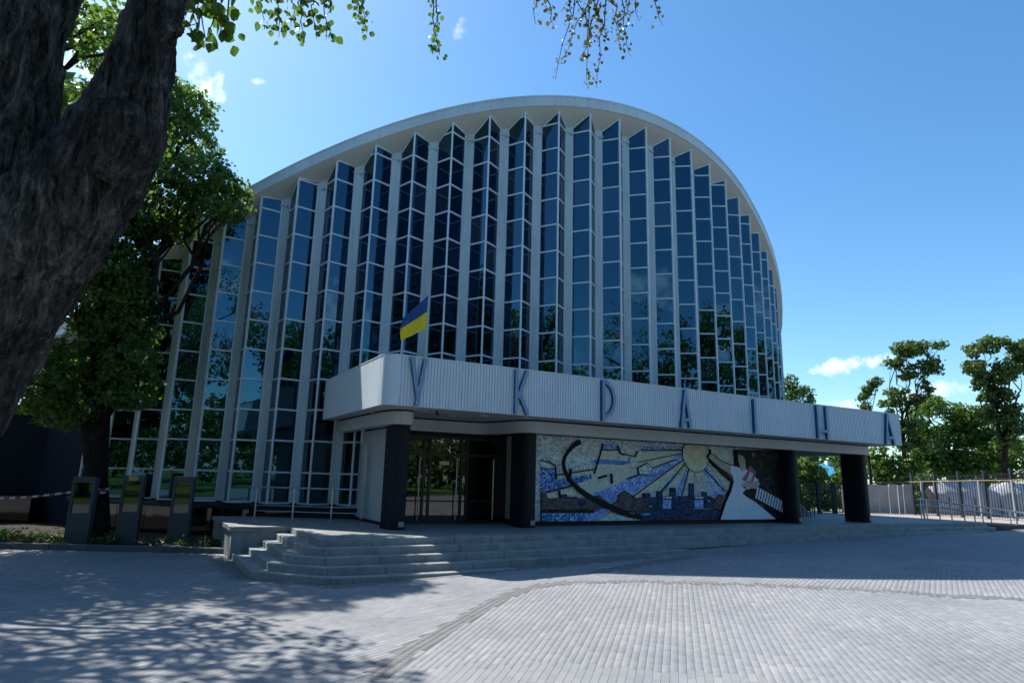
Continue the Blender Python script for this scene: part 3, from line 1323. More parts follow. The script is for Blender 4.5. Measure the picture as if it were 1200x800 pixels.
    vs = sorted(vert)
    for a, b in zip(vs[:-1], vs[1:]):
        if b - a < .1:
            continue
        for z0, z1 in ((Z0 + .09, 1.38), (1.42, ZTR - .05), (ZTR + .05, Z1 - .06)):
            mb = MB()
            mb.box2(L(a + .036, ND - .02, z0), L(b - .036, ND - .008, z1))
            o = mb.build('pane', 'door_glass', door)
    for px in (489, 533, 576):
        x = onN(px, 575, ND)[0]
        mb = MB()
        mb.tube([L(x, ND + .09, .85), L(x, ND + .09, 2.68)], .02, 8)
        for z in (1.0, 1.4, 1.95, 2.55):
            mb.bar(L(x, ND + .01, z), L(x, ND + .09, z), .02, .02)
        mb.build('door_handle', 'steel', door)
    a, b = onN(515, 540, ND + .03), onN(526, 545, ND + .03)
    mb = MB()
    mb.box2(L(a[0], ND + .022, b[1]), L(b[0], ND + .05, a[1]))
    mb.build('door_sign', 'sign_yellow', door)
    mb = MB()
    mb.box2(L(X0, ND - .25, Z1), L(X1, ND + .05, 3.44))
    mb.box2(L(X0, ND - 1.6, Z0), L(X1, ND - 1.5, 3.4))
    mb.build('lintel', 'dark_stone', door)

    # letters
    def letter(strokes, lab, dots=()):
        mb = MB()
        for st in strokes:
            n_ = len(st)
            for i in range(n_ - 1):
                a, b = Vector(st[i]), Vector(st[i + 1])
                d = (b - a).normalized()
                ext = d * (.0 if n_ > 2 else 0)
                nr = Vector((-d.y, d.x)) * .05
                P = [a - ext - nr, b + ext - nr, b + ext + nr, a - ext + nr]
                n0, n1 = NF - .015, NF + .10
                vs_ = [L(p.x, n0, p.y) for p in P] + [L(p.x, n1, p.y) for p in P]
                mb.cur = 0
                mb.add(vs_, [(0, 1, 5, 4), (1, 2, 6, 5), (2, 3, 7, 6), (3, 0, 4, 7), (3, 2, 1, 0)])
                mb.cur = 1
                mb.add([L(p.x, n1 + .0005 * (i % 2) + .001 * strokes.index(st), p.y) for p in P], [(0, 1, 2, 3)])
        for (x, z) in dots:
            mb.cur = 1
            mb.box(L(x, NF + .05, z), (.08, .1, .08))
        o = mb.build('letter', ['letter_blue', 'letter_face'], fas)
        o['label'] = lab
        return o
    zb, zt = ZB + .02, ZT - .05
    letter([[(-10.2, zt), (-9.985, zb + .14)], [(-9.83, zt), (-10.02, zb)]], 'blue letter У')
    letter([[(-7.17, zt), (-7.17, zb)], [(-6.83, zt), (-7.12, zb + .42)], [(-7.06, zb + .52), (-6.80, zb)]], 'blue letter К')
    arc = [(-4.23 + .40 * math.sin(math.pi * i / 14), zb + .12 + (zt - .04 - zb - .12) * (.5 + .5 * math.cos(math.pi * i / 14))) for i in range(15)]
    letter([[(-4.23, zt), (-4.23, zb)], arc], 'blue letter Р')
    letter([[(-.98, zt), (-1.16, zb)], [(-.98, zt), (-.80, zb)], [(-1.10, zb + .24), (-.86, zb + .24)]], 'blue letter А')
    letter([[(2.2, zt - .04), (2.2, zb)]], 'blue letter Ї', [(2.12, ZT + .065), (2.29, ZT + .065)])
    letter([[(5.53, zt), (5.53, zb)], [(6.05, zt), (6.05, zb)], [(5.53, zb + .27), (6.05, zb + .27)]], 'blue letter Н')
    letter([[(9.88, zt), (9.68, zb)], [(9.88, zt), (10.22, zb)], [(9.74, zb + .25), (10.12, zb + .25)]], 'blue letter А')
    return wall


mural_wall = build_canopy()


def build_mural():
    NM = 21.785
    m1 = lambda pts: [(630 + x / 7.62, 510 + y / 7.62) for x, y in pts]
    m2 = lambda pts: [(720 + x / 7.62, 510 + y / 7.62) for x, y in pts]
    m3 = lambda pts: [(815 + x / 8, 515 + y / 8) for x, y in pts]
    ST, SB, SL_, SR_ = 3.428, .885, -5.58, 5.68
    level = [0]

    def piece(pix, mat, lv=None, clip=True):
        level[0] += 1
        q = [onN(px, py, NM) for px, py in pix] if pix and not isinstance(pix[0], Vector) else [(p.x, p.y) for p in pix]
        q = [(min(max(s, SL_), SR_), min(max(z, SB), ST)) for s, z in q]
        h = .004 + .0016 * level[0]
        mb = MB()
        mb.prism(q, 0, 1, lambda x, y, z: tuple(L(x, NM - .03 + z * (.03 + h), y)))
        mb.build('mosaic_piece', mat, mural_wall)

    def line(pix, w=.03, mat='mosaic_line'):
        level[0] += 1
        q = [Vector(onN(px, py, NM)) for px, py in pix]
        h = .004 + .0016 * level[0]
        ws = w if hasattr(w, '__len__') else [w] * len(q)
        up, dn = [], []
        for i, p in enumerate(q):
            d = (q[min(i + 1, len(q) - 1)] - q[max(i - 1, 0)]).normalized()
            nr = Vector((-d.y, d.x)) * ws[i] / 2
            up.append(p + nr)
            dn.append(p - nr)
        mb = MB()
        for i in range(len(q) - 1):
            pl_ = [(min(max(v.x, SL_), SR_), min(max(v.y, SB), ST)) for v in (up[i], up[i + 1], dn[i + 1], dn[i])]
            mb.prism(pl_, 0, 1, lambda x, y, z: tuple(L(x, NM - .02 + z * (.02 + h), y)))
        mb.build('mosaic_line', mat, mural_wall)
    R_ = lambda s0, z0, s1, z1: [Vector((s0, z0)), Vector((s1, z0)), Vector((s1, z1)), Vector((s0, z1))]
    piece(R_(SL_, SB, SR_, ST), 'mosaic_pale')
    # cream sky with rays
    piece(m1([(505, 290), (560, 70), (715, 70), (735, 165), (762, 170)]) + m2([(190, 140), (600, 130), (840, 110)]) + m3([(350, 95), (360, 300), (300, 480), (0, 530)]) + m2([(150, 545)]) + m1([(700, 560), (80, 545), (180, 480), (480, 400)]), 'mosaic_cream2')
    piece(m1([(575, 72), (712, 78), (722, 130), (562, 130)]), 'mosaic_lilac')
    piece(m2([(240, 95), (600, 100), (600, 132), (235, 132)]), 'mosaic_lilac')
    piece(m1([(585, 140), (715, 142), (755, 175), (762, 215), (585, 205)]), 'mosaic_cream')
    piece(m1([(485, 230), (515, 213), (620, 216), (762, 225)]) + m2([(120, 230), (125, 195), (145, 190), (130, 250), (0, 262)]) + m1([(762, 262), (640, 255), (510, 252)]), 'mosaic_bright_blue')
    piece(m2([(140, 215), (330, 190), (590, 140), (590, 150), (350, 225), (140, 300)]), 'mosaic_cream')
    # blue diagonal stream
    piece(m1([(380, 560), (560, 490), (762, 410)]) + m2([(120, 380), (330, 300), (540, 215), (545, 170), (600, 160), (615, 215), (360, 390), (150, 530), (100, 590)]) + m1([(660, 600), (560, 560)]), 'mosaic_lilac')
    piece(m1([(80, 520), (480, 400), (470, 440), (430, 470), (240, 560), (90, 560)]), 'mosaic_cream')
    piece(m1([(165, 350), (500, 295), (480, 350), (160, 395)]), 'mosaic_cream')
    piece(m1([(160, 395), (480, 345), (480, 390), (100, 505), (20, 490), (22, 285), (150, 290)]), 'mosaic_blue')
    piece(m1([(22, 222), (80, 232), (150, 265), (152, 288), (22, 285)]), 'mosaic_pale')
    # rays below the sun
    sun_c = (725, 175)
    def ray(x0, y0, x1, y1, x2, y2, x3, y3, mat):
        piece(m2([(x0, y0), (x1, y1), (x2, y2), (x3, y3)]), mat)
    ray(615, 215, 640, 255, 410, 480, 160, 545, 'mosaic_cream')
    ray(600, 275, 635, 255, 450, 490, 410, 520, 'mosaic_bright_blue')
    ray(608, 250, 640, 260, 590, 350, 565, 345, 'mosaic_gold')
    ray(640, 290, 668, 292, 590, 540, 540, 540, 'mosaic_lilac')
    ray(672, 290, 708, 300, 700, 520, 620, 540, 'mosaic_cream')
    ray(712, 305, 735, 305, 780, 540, 705, 540, 'mosaic_multi')
    ray(712, 305, 732, 305, 728, 380, 715, 380, 'mosaic_gold')
    ray(738, 303, 765, 298, 838, 520, 785, 540, 'mosaic_blue')
    piece(m3([(0, 300), (60, 270), (180, 520), (60, 530), (0, 520)]), 'mosaic_multi')
    piece(m3([(65, 265), (95, 245), (270, 480), (250, 530), (160, 520)]), 'mosaic_lilac')
    piece(m3([(130, 380), (150, 360), (230, 500), (210, 520)]), 'mosaic_multi')
    piece(m3([(105, 215), (330, 385), (315, 470), (290, 475)]), 'mosaic_cream')
    # sun disc
    cs, cz = onN(*m2([(722, 175)])[0], NM)
    rr = abs(onN(*m2([(838, 175)])[0], NM)[0] - onN(*m2([(605, 175)])[0], NM)[0]) / 2
    disc = lambda r, k=28: [Vector((cs + r * math.cos(2 * math.pi * i / k), cz + .02 + r * .95 * math.sin(2 * math.pi * i / k))) for i in range(k)]
    piece(disc(rr * 1.04), 'mosaic_line')
    piece(disc(rr), 'mosaic_cream')
    piece(disc(rr * .84), 'mosaic_sun')
    piece(disc(rr * .44), 'mosaic_gold')
    piece(disc(rr * .38), 'mosaic_sun')
    # outlines of the rays
    for a in ([(615, 215), (160, 545)], [(628, 245), (410, 500)], [(660, 290), (595, 540)], [(540, 215), (330, 292)], [(600, 160), (200, 240)]):
        line(m2(a), .022)
    line(m3([(70, 270), (270, 480)]), .03)
    for x in (440, 525):
        line(m2([(600, 133), (240, 133)]), .03)
        break
    line(m1([(562, 130), (722, 130), (740, 165), (762, 172)]), .03)
    line(m1([(575, 72), (555, 160), (500, 340)]), .03)
    line(m2([(25, 90), (45, 160), (180, 188), (200, 140)]), .03)
    piece(m2([(200, 290), (285, 245), (335, 300), (300, 352), (210, 345)]), 'mosaic_pale')
    line(m2([(200, 290), (285, 245), (335, 300), (300, 352), (210, 345), (200, 290)]), .03)
    line(m2([(205, 350), (110, 385)]), .03)
    line(m1([(80, 505), (280, 455), (300, 440)]), .035)
    line(m1([(160, 355), (500, 300)]), .03)
    line(m1([(22, 222), (80, 232), (150, 265), (160, 390)]), .03)
    line(m1([(290, 295), (285, 370)]), .06)
    line(m1([(535, 380), (610, 358)]), .06)
    line(m1([(650, 340), (655, 430)]), .05)
    # brown city and river at the left
    piece(m1([(22, 500), (60, 500), (80, 560), (240, 555), (350, 560), (420, 565), (540, 530), (620, 600), (660, 665), (24, 665)]), 'mosaic_brown')
    piece(m1([(205, 525), (250, 525), (250, 545), (345, 545), (345, 562), (205, 560)]), 'mosaic_navy')
    piece(m1([(350, 575), (420, 580), (415, 630), (350, 625)]), 'mosaic_navy')
    piece(m1([(24, 658), (500, 658), (480, 690), (24, 690)]), 'mosaic_dark')
    piece(m1([(24, 690), (480, 690), (400, 775), (24, 778)]), 'mosaic_deepblue')
    piece(m1([(560, 650), (650, 662), (470, 775), (370, 775)]), 'mosaic_lilac')
    piece(m1([(640, 690), (762, 720)]) + m2([(60, 710), (180, 740), (200, 772), (0, 775)]) + m1([(480, 775), (560, 740)]), 'mosaic_pale')
    line(m1([(185, 490), (190, 560)]), .03)
    # bushes
    piece(m1([(640, 620), (700, 590), (720, 530)]) + m2([(20, 540), (80, 490), (140, 530), (170, 545), (190, 560), (240, 550), (285, 600), (290, 650), (230, 690), (130, 690), (0, 640)]) + m1([(660, 660)]), 'mosaic_brown')
    line(m2([(0, 640), (60, 665), (160, 680), (240, 650), (285, 625)]), .03)
    line(m2([(150, 535), (160, 600), (130, 650)]), .025)
    # city skyline with river
    piece(m2([(180, 690), (290, 655), (838, 660)]) + m3([(210, 645), (250, 700), (205, 752)]) + m2([(320, 755), (200, 745)]), 'mosaic_navy')
    piece(m2([(280, 560), (410, 540), (838, 540)]) + m3([(150, 540), (210, 640)]) + m2([(290, 660)]), 'mosaic_navy')
    for x0, x1, y0 in ((245, 305, 512), (372, 412, 495), (490, 530, 465), (655, 692, 425), (770, 806, 500)):
        piece(m2([(x0, 600), (x0, y0), (x1, y0), (x1, 600)]), 'mosaic_navy')
    for x0, x1 in ((412, 488), (695, 772)):
        piece(m2([(x0, 572), (x1, 572), (x1, 650), (x0, 650)]), 'mosaic_lilac')
        piece(m2([(x0, 545), (x1, 545), (x1, 560), (x0, 560)]), 'mosaic_pale')
    for x, y in ((820, 580), (440, 598), (300, 630)):
        piece(m2([(x - 9, y - 6), (x + 9, y - 6), (x + 9, y + 7), (x - 9, y + 7)]), 'mosaic_gold')
    piece(m2([(215, 690), (300, 692), (300, 710), (225, 712)]), 'mosaic_bright_blue')
    piece(m3([(140, 600), (215, 510), (265, 530), (240, 580), (215, 650), (150, 635)]), 'mosaic_brown')
    # sweeping dark ribbon
    line(m1([(365, 58), (310, 90), (265, 140), (235, 185), (220, 240), (228, 300), (255, 365), (300, 425), (370, 490), (450, 545), (540, 590), (640, 640), (762, 690)]) + m2([(110, 710), (230, 735)]),
         [.15, .11, .07, .05, .05, .06, .08, .11, .13, .14, .16, .18, .17, .14, .1])
    # night ground at the right, keyboard
    piece(m3([(350, 95), (810, 105), (818, 760), (560, 760), (430, 480), (400, 300), (360, 240)]), 'mosaic_dark')
    piece(m3([(430, 460), (540, 440), (825, 585), (825, 735), (640, 680), (420, 520)]), 'mosaic_line')
    for i in range(11):
        t0, t1 = i / 11, (i + .62) / 11
        x0, x1 = 555 + 265 * t0, 555 + 265 * t1
        a = lambda t: 440 + 150 * t
        b = lambda t: 545 + 140 * t
        o = 22
        piece(m3([(x0, a(t0)), (x1, a(t1)), (x1 - o, b(t1)), (x0 - o, b(t0))]), 'mosaic_white')
    # woman in a white dress with a lyre
    line(m3([(330, 390), (230, 300), (120, 190), (92, 150), (115, 135)]), [.08, .14, .09, .04, .03])
    piece(m3([(95, 165), (105, 142), (150, 140), (170, 180), (290, 235), (305, 330), (215, 270), (120, 190)]), 'mosaic_skin')
    line(m3([(115, 90), (117, 138), (150, 140), (185, 185), (300, 235), (380, 250)]), .035)
    piece(m3([(350, 100), (430, 110), (520, 130), (525, 170), (505, 230), (470, 270), (430, 260), (400, 170), (375, 230), (360, 170)]), 'mosaic_line')
    piece(m3([(370, 140), (410, 150), (432, 180), (440, 250), (450, 285), (400, 290), (385, 240), (372, 200)]), 'mosaic_skin')
    piece(m3([(495, 118), (520, 122), (522, 165), (505, 160)]), 'mosaic_red')
    line(m3([(388, 205), (402, 213), (415, 200)]), .018, 'mosaic_red')
    line(m3([(378, 165), (392, 168)]), .015)
    piece(m3([(295, 240), (385, 262), (400, 292), (450, 280), (470, 300), (560, 380), (500, 450), (430, 470), (415, 505), (520, 560), (600, 620), (720, 742), (200, 748), (250, 590), (300, 480), (325, 390), (320, 335), (298, 315)]), 'mosaic_white')
    line(m3([(200, 748), (250, 590), (300, 480), (325, 390)]), .035)
    piece(m3([(400, 370), (440, 320), (480, 240), (535, 300), (520, 350), (500, 410), (440, 395)]), 'mosaic_red')
    piece(m3([(440, 385), (478, 300), (508, 322), (480, 390)]), 'mosaic_white')
    line(m3([(470, 310), (455, 385)]), .015)
    line(m3([(490, 315), (470, 388)]), .015)
    piece(m3([(405, 400), (480, 400), (550, 380), (572, 410), (540, 460), (470, 450), (430, 430)]), 'mosaic_skin')
    piece(m3([(395, 415), (440, 440), (455, 470), (420, 450)]), 'mosaic_red')
    line(m3([(410, 490), (440, 520), (530, 575), (610, 640), (725, 745)]), .05)
    piece(m3([(770, 325), (790, 325), (790, 345), (770, 345)]), 'mosaic_white')


build_mural()

# ------------------------------------------------------------------ annex at the far left
an = empty('annex', at(20, 560, 26), .12)
tag(an, 'low dark grey annex wall left of the glazed facade', 'building')
an.location.z = 0
mb = MB()
mb.box2((-12, -.2, 0), (1.0, 3, 4.2))
mb.build('wall', 'dark_wall', an)
mb = MB()
mb.box2((-12.1, -.35, 4.202), (1.1, 3, 4.35))
mb.build('coping', 'kerb', an)
mb = MB()
mb.box2((-12, -1.4, -.05), (1.4, -.25, 1.02))
mb.build('plinth', 'polished_black', an)


# ------------------------------------------------------------------ flag
def build_flag():
    base = W(-9.0, 21.5, 5.07)
    fl = empty('flag', base)
    tag(fl, 'blue and yellow flag drooping from a thin pole on the canopy roof', 'flag')
    mb = MB()
    mb.tube([(0, 0, -.7), (0, 0, 2.36)], [.022, .016], 8)
    mb.tube([(0, 0, 2.34), (0, 0, 2.40)], [.03, .02], 8)
    mb.build('pole', 'steel', fl)
    nu, nv = 22, 20
    ex = Vector((ex2.x, ex2.y, 0))
    en = Vector((en2.x, en2.y, 0))

    def P(u, v):
        x = -.74 * u - .05 * u * math.sin(v * 3)
        z = 2.28 - v * (1.0 - .33 * u) - .80 * u ** .95
        y = .10 * math.sin(u * 9 + v * 2) * u + .05 * math.sin(u * 17 - v * 3) * u
        return ex * x + en * y + Vector((0, 0, z))
    for nm, v0, v1, mt in (('blue_stripe', 0, .5, (.012, .055, .20)), ('yellow_stripe', .5, 1, (.62, .50, .015))):
        flat(nm, mt, .8)
        mb = MB()
        V = [P(i / nu, v0 + (v1 - v0) * j / nv) for j in range(nv + 1) for i in range(nu + 1)]
        F = [(j * (nu + 1) + i, j * (nu + 1) + i + 1, (j + 1) * (nu + 1) + i + 1, (j + 1) * (nu + 1) + i) for j in range(nv) for i in range(nu)]
        mb.add(V, F)
        mb.build(nm, nm, fl, True)


build_flag()


# ------------------------------------------------------------------ railings
def build_railings():
    r = empty('railing', W(-12.6, 17.6, PLAT))
    tag(r, 'stainless steel railing on the platform in front of the glass facade', 'railing')
    o = Vector(r.location)
    posts = [(-12.64, 17.75), (-11.69, 18.45), (-10.74, 19.15), (-9.95, 19.4)]
    for s, n in posts[:3]:
        mb = MB()
        mb.tube([W(s, n, PLAT - .01) - o, W(s, n, PLAT + .92) - o], .024, 8)
        mb.tube([W(s, n, PLAT - .01) - o, W(s, n, PLAT + .015) - o], .05, 10)
        mb.build('post', 'steel', r)
    for z in (.92, .40, .24):
        mb = MB()
        e0 = [(-12.85, 17.62)] if z > .9 else []
        mb.tube([W(s, n, PLAT + z) - o for s, n in e0 + posts], .026 if z > .9 else .014, 8)
        mb.build('rail', 'steel', r)
    # ramp railing at the far right
    r = empty('railing', at(1110, 600, 31))
    tag(r, 'low double-rail stainless ramp railing at the right end of the platform', 'railing')
    o = Vector(r.location)
    tops = []
    for px, y0, y1 in ((1080, 585, 606), (1087, 585.5, 608), (1102, 587, 609), (1116, 589, 610), (1131, 591, 610.5), (1143, 592, 611), (1162, 595, 612), (1185, 598, 613), (1215, 602, 615)):
        a, b = at(px, y0, 31), at(px, y1, 31)
        a.z = min(a.z, 9)
        mb = MB()
        mb.tube([b - o + Vector((0, 0, -.03)), Vector((b.x, b.y, a.z)) - o], .028, 8)
        mb.build('post', 'steel', r)
        tops.append(Vector((b.x, b.y, a.z)) - o)
    for dz in (0, -.25):
        for dy in (0, .35):
            mb = MB()
            mb.tube([t + Vector((0, dy, dz)) for t in tops], .026, 8)
            mb.build('rail', 'steel', r)
    # tall railing with a yellow handrail
    r = empty('railing', at(1100, 600, 34))
    tag(r, 'tall white-posted railing with a yellow top bar beside the ramp', 'railing')
    o = Vector(r.location)
    p = [at(1022, 566, 36), at(1079, 564.2, 34), at(1146, 563, 32), at(1185, 562.6, 31), at(1240, 562, 30)]
    mb = MB()
    mb.tube([q - o for q in p], .028, 8)
    mb.build('rail', 'yellow_paint', r)
    for q in p[1:]:
        mb = MB()
        mb.tube([Vector((q.x, q.y, zg(q.x, q.y) - .02)) - o, q - o], .045, 8)
        mb.build('post', 'white_paint', r)


build_railings()


# ------------------------------------------------------------------ fences, tarpaulin, kiosk on the right
def build_right():
    # black picket fence
    f = empty('picket_fence', at(1110, 600, 40))
    tag(f, 'black metal picket fence behind the ramp', 'fence')
    o = Vector(f.location)
    a, b = at(1068, 558, 43), at(1260, 551, 36)
    gz = .45
    n = 62
    pickets = []
    for i in range(n + 1):
        q = a.lerp(b, i / n)
        mb = MB()
        post = i % 10 == 0 or (i == n)
        if post:
            mb.box((q.x - o.x, q.y - o.y, (gz + q.z + .15) / 2 - o.z), (.13, .13, q.z + .15 - gz))
            mb.box((q.x - o.x, q.y - o.y, q.z + .17 - o.z), (.18, .18, .06))
            mb.build('post', 'dark_metal', f)
        else:
            mb.box((q.x - o.x, q.y - o.y, (gz + q.z) / 2 - o.z + .05), (.028, .028, q.z - gz - .1))
            mb.build('picket', 'dark_metal', f)
    for z0 in (lambda q: q.z - .08, lambda q: q.z - .28, lambda q: gz + .2):
        mb = MB()
        mb.bar(Vector((a.x, a.y, z0(a))) - o, Vector((b.x, b.y, z0(b))) - o, .05, .05)
        mb.build('rail', 'dark_metal', f)
    # dark mesh fence under the canopy
    f = empty('mesh_fence', at(960, 602, 35))
    tag(f, 'dark metal bar fence with thick posts seen under the canopy', 'fence')
    o = Vector(f.location)
    pp = [(935, 565), (958, 565), (976, 565.5), (992, 566), (1010, 566.5)]
    q = [at(x, y, 34.5 + i * .3) for i, (x, y) in enumerate(pp)]
    for v in q:
        mb = MB()
        mb.box((v.x - o.x, v.y - o.y, (v.z + .45) / 2 - o.z), (.16, .16, v.z - .4))
        mb.build('post', 'dark_metal', f)
    for z in (-.06, -.25):
        mb = MB()
        mb.bar(q[0] + Vector((0, 0, z)) - o, q[-1] + Vector((0, 0, z)) - o, .05, .05)
        mb.build('rail', 'dark_metal', f)
    mb = MB()
    mb.bar(Vector((q[0].x, q[0].y, .6)) - o, Vector((q[-1].x, q[-1].y, .6)) - o, .05, .05)
    mb.build('rail', 'dark_metal', f)
    for i in range(1, 26):
        v = q[0].lerp(q[-1], i / 26)
        mb = MB()
        mb.box((v.x - o.x, v.y - o.y, (v.z + .55) / 2 - o.z), (.025, .025, v.z - .55))
        mb.build('bar', 'dark_metal', f)
    # concrete panel fence
    f = empty('panel_fence', at(1050, 600, 44))
    tag(f, 'weathered grey concrete panel fence leaning between trees', 'fence')
    o = Vector(f.location)
    for i, (x0, x1) in enumerate(((1013, 1028), (1029, 1040), (1041, 1050), (1051.5, 1057), (1058, 1069), (985, 1012))):
        a, b = at(x0, 567 + (i % 2), 44), at(x1, 567, 44)
        mb = MB()
        mb.box2((a.x - o.x, -.06 + .03 * (i % 2), .5 - o.z), (b.x - o.x, .06, a.z - o.z))
        mb.build('panel', 'concrete', f)
    # tarpaulin over stacked material
    base = at(1130, 603, 46)
    f = empty('tarpaulin_cover', (base.x, 46, .46))
    tag(f, 'long pale tarpaulin draped over a stack behind the picket fence', 'tarpaulin')
    mb = MB()
    nx, nz = 60, 10
    x0, x1 = at(1086, 570, 46).x - base.x, at(1290, 570, 46).x - base.x
    V, F = [], []
    for i in range(nx + 1):
        u = i / nx
        h = 1.85 + .45 * abs(math.sin(u * 8.5)) ** .7 + .1 * math.sin(u * 31)
        for j, (yy, hh) in enumerate(((-.9, 0), (-.85, .35), (-.78, .6), (-.7, .68), (-.62, .72), (-.2, .95), (0, 1), (.4, .97), (.9, .7), (1, 0))):
            wv = .12 * math.sin(u * 60 + j) * (1 if j < 5 else .3)
            V.append((x0 + (x1 - x0) * u, yy + wv, h * hh))
    for i in range(nx):
        for j in range(9):
            a = i * 10 + j
            F.append((a, a + 10, a + 11, a + 1))
    mb.add(V, F)
    mb.build('sheet', 'tarp', f, True)
    for i in range(7):
        x = x0 + (x1 - x0) * (i + .5) / 7
        mb = MB()
        mb.tube([(x, -1.0, .05), (x, -.92, 1.2)], .03, 6)
        mb.build('edge_strap', 'dark_metal', f)
    # blue-roofed kiosk far behind
    b = at(975, 560, 62)
    k = empty('kiosk', (b.x, 62, .45))
    tag(k, 'small kiosk with bright blue metal roof among the trees', 'building')
    z0, z1 = at(975, 558, 62).z - .45, at(975, 543, 62).z - .45
    mb = MB()
    mb.box2((-1.6, 0, -.45), (1.6, 3, z0))
    mb.build('wall', 'dark_wall', k)
    mb = MB()
    xa, xb = at(965.5, 550, 62).x - b.x, at(986, 550, 62).x - b.x
    mb.prism([(-.4, z0), (1.5, z1), (3.4, z0), (3.4, z0 - .1), (-.4, z0 - .1)], xa, xb, lambda p, q_, r_: (r_, p, q_))
    mb.build('roof', 'blue_roof', k)
    mb = MB()
    mb.box2((.3, 1.3, z1 - .1), (.9, 1.9, z1 + .32))
    mb.build('chimney', 'white_paint', k)
    # pale ramp cheek wall behind the mural
    a, b, c = at(934, 585, 31), at(953, 603, 31), at(933, 604, 31)
    k = empty('ramp_wall', (a.x, 31, PLAT - .02))
    tag(k, 'small white sloping ramp wall behind the mural corner', 'wall')
    mb = MB()
    w_ = b.x - a.x
    h_ = a.z - PLAT
    mb.prism([(-1.5, 0), (w_, 0), (0, h_), (-1.5, h_)], 0, .5, lambda x, y, z: (x, z, y))
    mb.build('cheek', 'tape_white', k)
    mb = MB()
    for i in range(5):
        mb.tube([(w_ * i / 4, -.12, 0), (w_ * i / 4, -.12, .62)], .02, 6)
    mb.tube([(-.2, -.12, .62), (w_ + .2, -.12, .62)], .02, 6)
    mb.build('rail', 'dark_metal', k)


build_right()


# ------------------------------------------------------------------ bed, kerb, stelae, tape
def build_left():
    # planting bed
    bed = empty('planting_bed', (-11, 18, 0))
    tag(bed, 'narrow soil bed with low plants along the facade foot', 'bed', kind='structure')
    o = Vector(bed.location)
    X = np.linspace(-22, -6.6, 60)
    V, F = [], []
    for x in X:
        for t in np.linspace(0, 1, 8):
            y = 18.02 + (26 - 18.02) * t
            z = .06 + .05 * noise.noise((x * .8, y * .8, 0)) + .03 * math.sin(t * 3)
            V.append((x - o.x, y - o.y, z))
    F = [(i * 8 + j, i * 8 + 8 + j, i * 8 + 9 + j, i * 8 + j + 1) for i in range(59) for j in range(7)]
    mb = MB()
    mb.add(V, F)
    mb.build('soil', 'soil', bed)
    k = empty('kerb', (-11, 17.92, 0))
    tag(k, 'dark concrete kerb along the planting bed', 'kerb', kind='structure')
    rnd = random.Random(4)
    x = -20.0
    while x < -7.25:
        x2 = min(x + 1.0, -7.2)
        mb = MB()
        a = 17.92 + (x + 11) * .012 + rnd.uniform(-.006, .006)
        z = .13 + rnd.uniform(-.004, .004)
        mb.prism([(-.075, -.1), (-.075, z - .015), (-.06, z), (.075, z), (.075, -.1)], x + .004 + 11, x2 - .004 + 11, lambda p, q, r_: (r_, p + a - 17.92, q))
        mb.build('kerb_stone', 'kerb', k)
        x = x2
    # stelae
    data = [((79, 635), (101, 636), 18.6, 1.86, 'dark grey stele with a dim screen left of the taped tree', 0),
            ((138.5, 632), (158, 633), 19.2, 1.92, 'dark grey stele with a small gold plaque on top', 1),
            ((198, 634), (218, 635), 19.25, 1.92, 'dark grey stele with a screen reflecting green beside the steps', 2)]
    for (l, r_, Y, zt, lab, kind) in data:
        a, b = onz(*l, .08), onz(*r_, .08)
        w = (b.x - a.x) * (Y / ((a.y + b.y) / 2))
        cx_ = (a.x + b.x) / 2 * Y / ((a.y + b.y) / 2)
        s = empty('stele', (cx_, Y, .05), math.radians(16))
        tag(s, lab, 'stele', 'stelae along the planting bed')
        mb = MB()
        d = .34
        h = zt - .05
        t = .07
        lo = h * .46
        mb.box2((-w / 2, -d / 2, 0), (w / 2, d / 2, lo))
        mb.box2((-w / 2, -d / 2, lo + .0005), (-w / 2 + t, d / 2, h - .16))
        mb.box2((w / 2 - t, -d / 2, lo + .0005), (w / 2, d / 2, h - .16))
        mb.box2((-w / 2, -d / 2, h - .16), (w / 2, d / 2, h))
        mb.build('body', 'stele', s)
        mb = MB()
        tilt = .02
        mb.box2((-w / 2 + t, -d / 2 + .05, lo), (w / 2 - t, d / 2 - .03, h - .16))
        mb.build('screen', 'screen_glass', s)
        if kind == 1:
            mb = MB()
            mb.box2((-.12, -d / 2 - .012, h - .14), (.12, -d / 2 - .0005, h - .02))
            mb.build('plaque', 'gold', s)
    # low flowering plants
    for i in range(26):
        rr = random.Random(100 + i)
        px = rr.uniform(-14.5, -7.6) if i > 5 else rr.uniform(-14.2, -11.9)
        py = rr.uniform(18.2, 19.2)
        V, F = [], []
        n = 90 if i > 5 else 160
        sz = .16 if i > 5 else .25
        for j in range(n):
            c = Vector((rr.gauss(0, sz), rr.gauss(0, sz * .7), abs(rr.gauss(0, sz * .55)) + .02))
            u = Vector((rr.uniform(-1, 1), rr.uniform(-1, 1), rr.uniform(-.2, 1))).normalized()
            v = u.cross(Vector((rr.uniform(-1, 1), rr.uniform(-1, 1), rr.uniform(-1, 1)))).normalized()
            l = rr.uniform(.03, .07)
            k0 = len(V)
            V += [c, c + u * l + v * l * .4, c + u * l * 2, c + u * l - v * l * .4]
            F.append((k0, k0 + 1, k0 + 2, k0 + 3))
        p = empty('bed_plant', (px, py, .07))
        tag(p, 'large leafy bed plant at the far left kerb' if i <= 5 else 'small low plant in the bed before the dark plinth', 'plant', 'leafy plants at the far left' if i <= 5 else 'small plants in the bed')
        mb = MB()
        mb.add(V, F)
        mb.build('leaves', 'leaf_fresh' if i <= 5 else 'leaf_bed', p)
        mb = MB()
        mb.tube([(0, 0, -.05), (0, 0, sz * .6)], .012, 5)
        mb.build('stem', 'bark_far', p)


build_left()


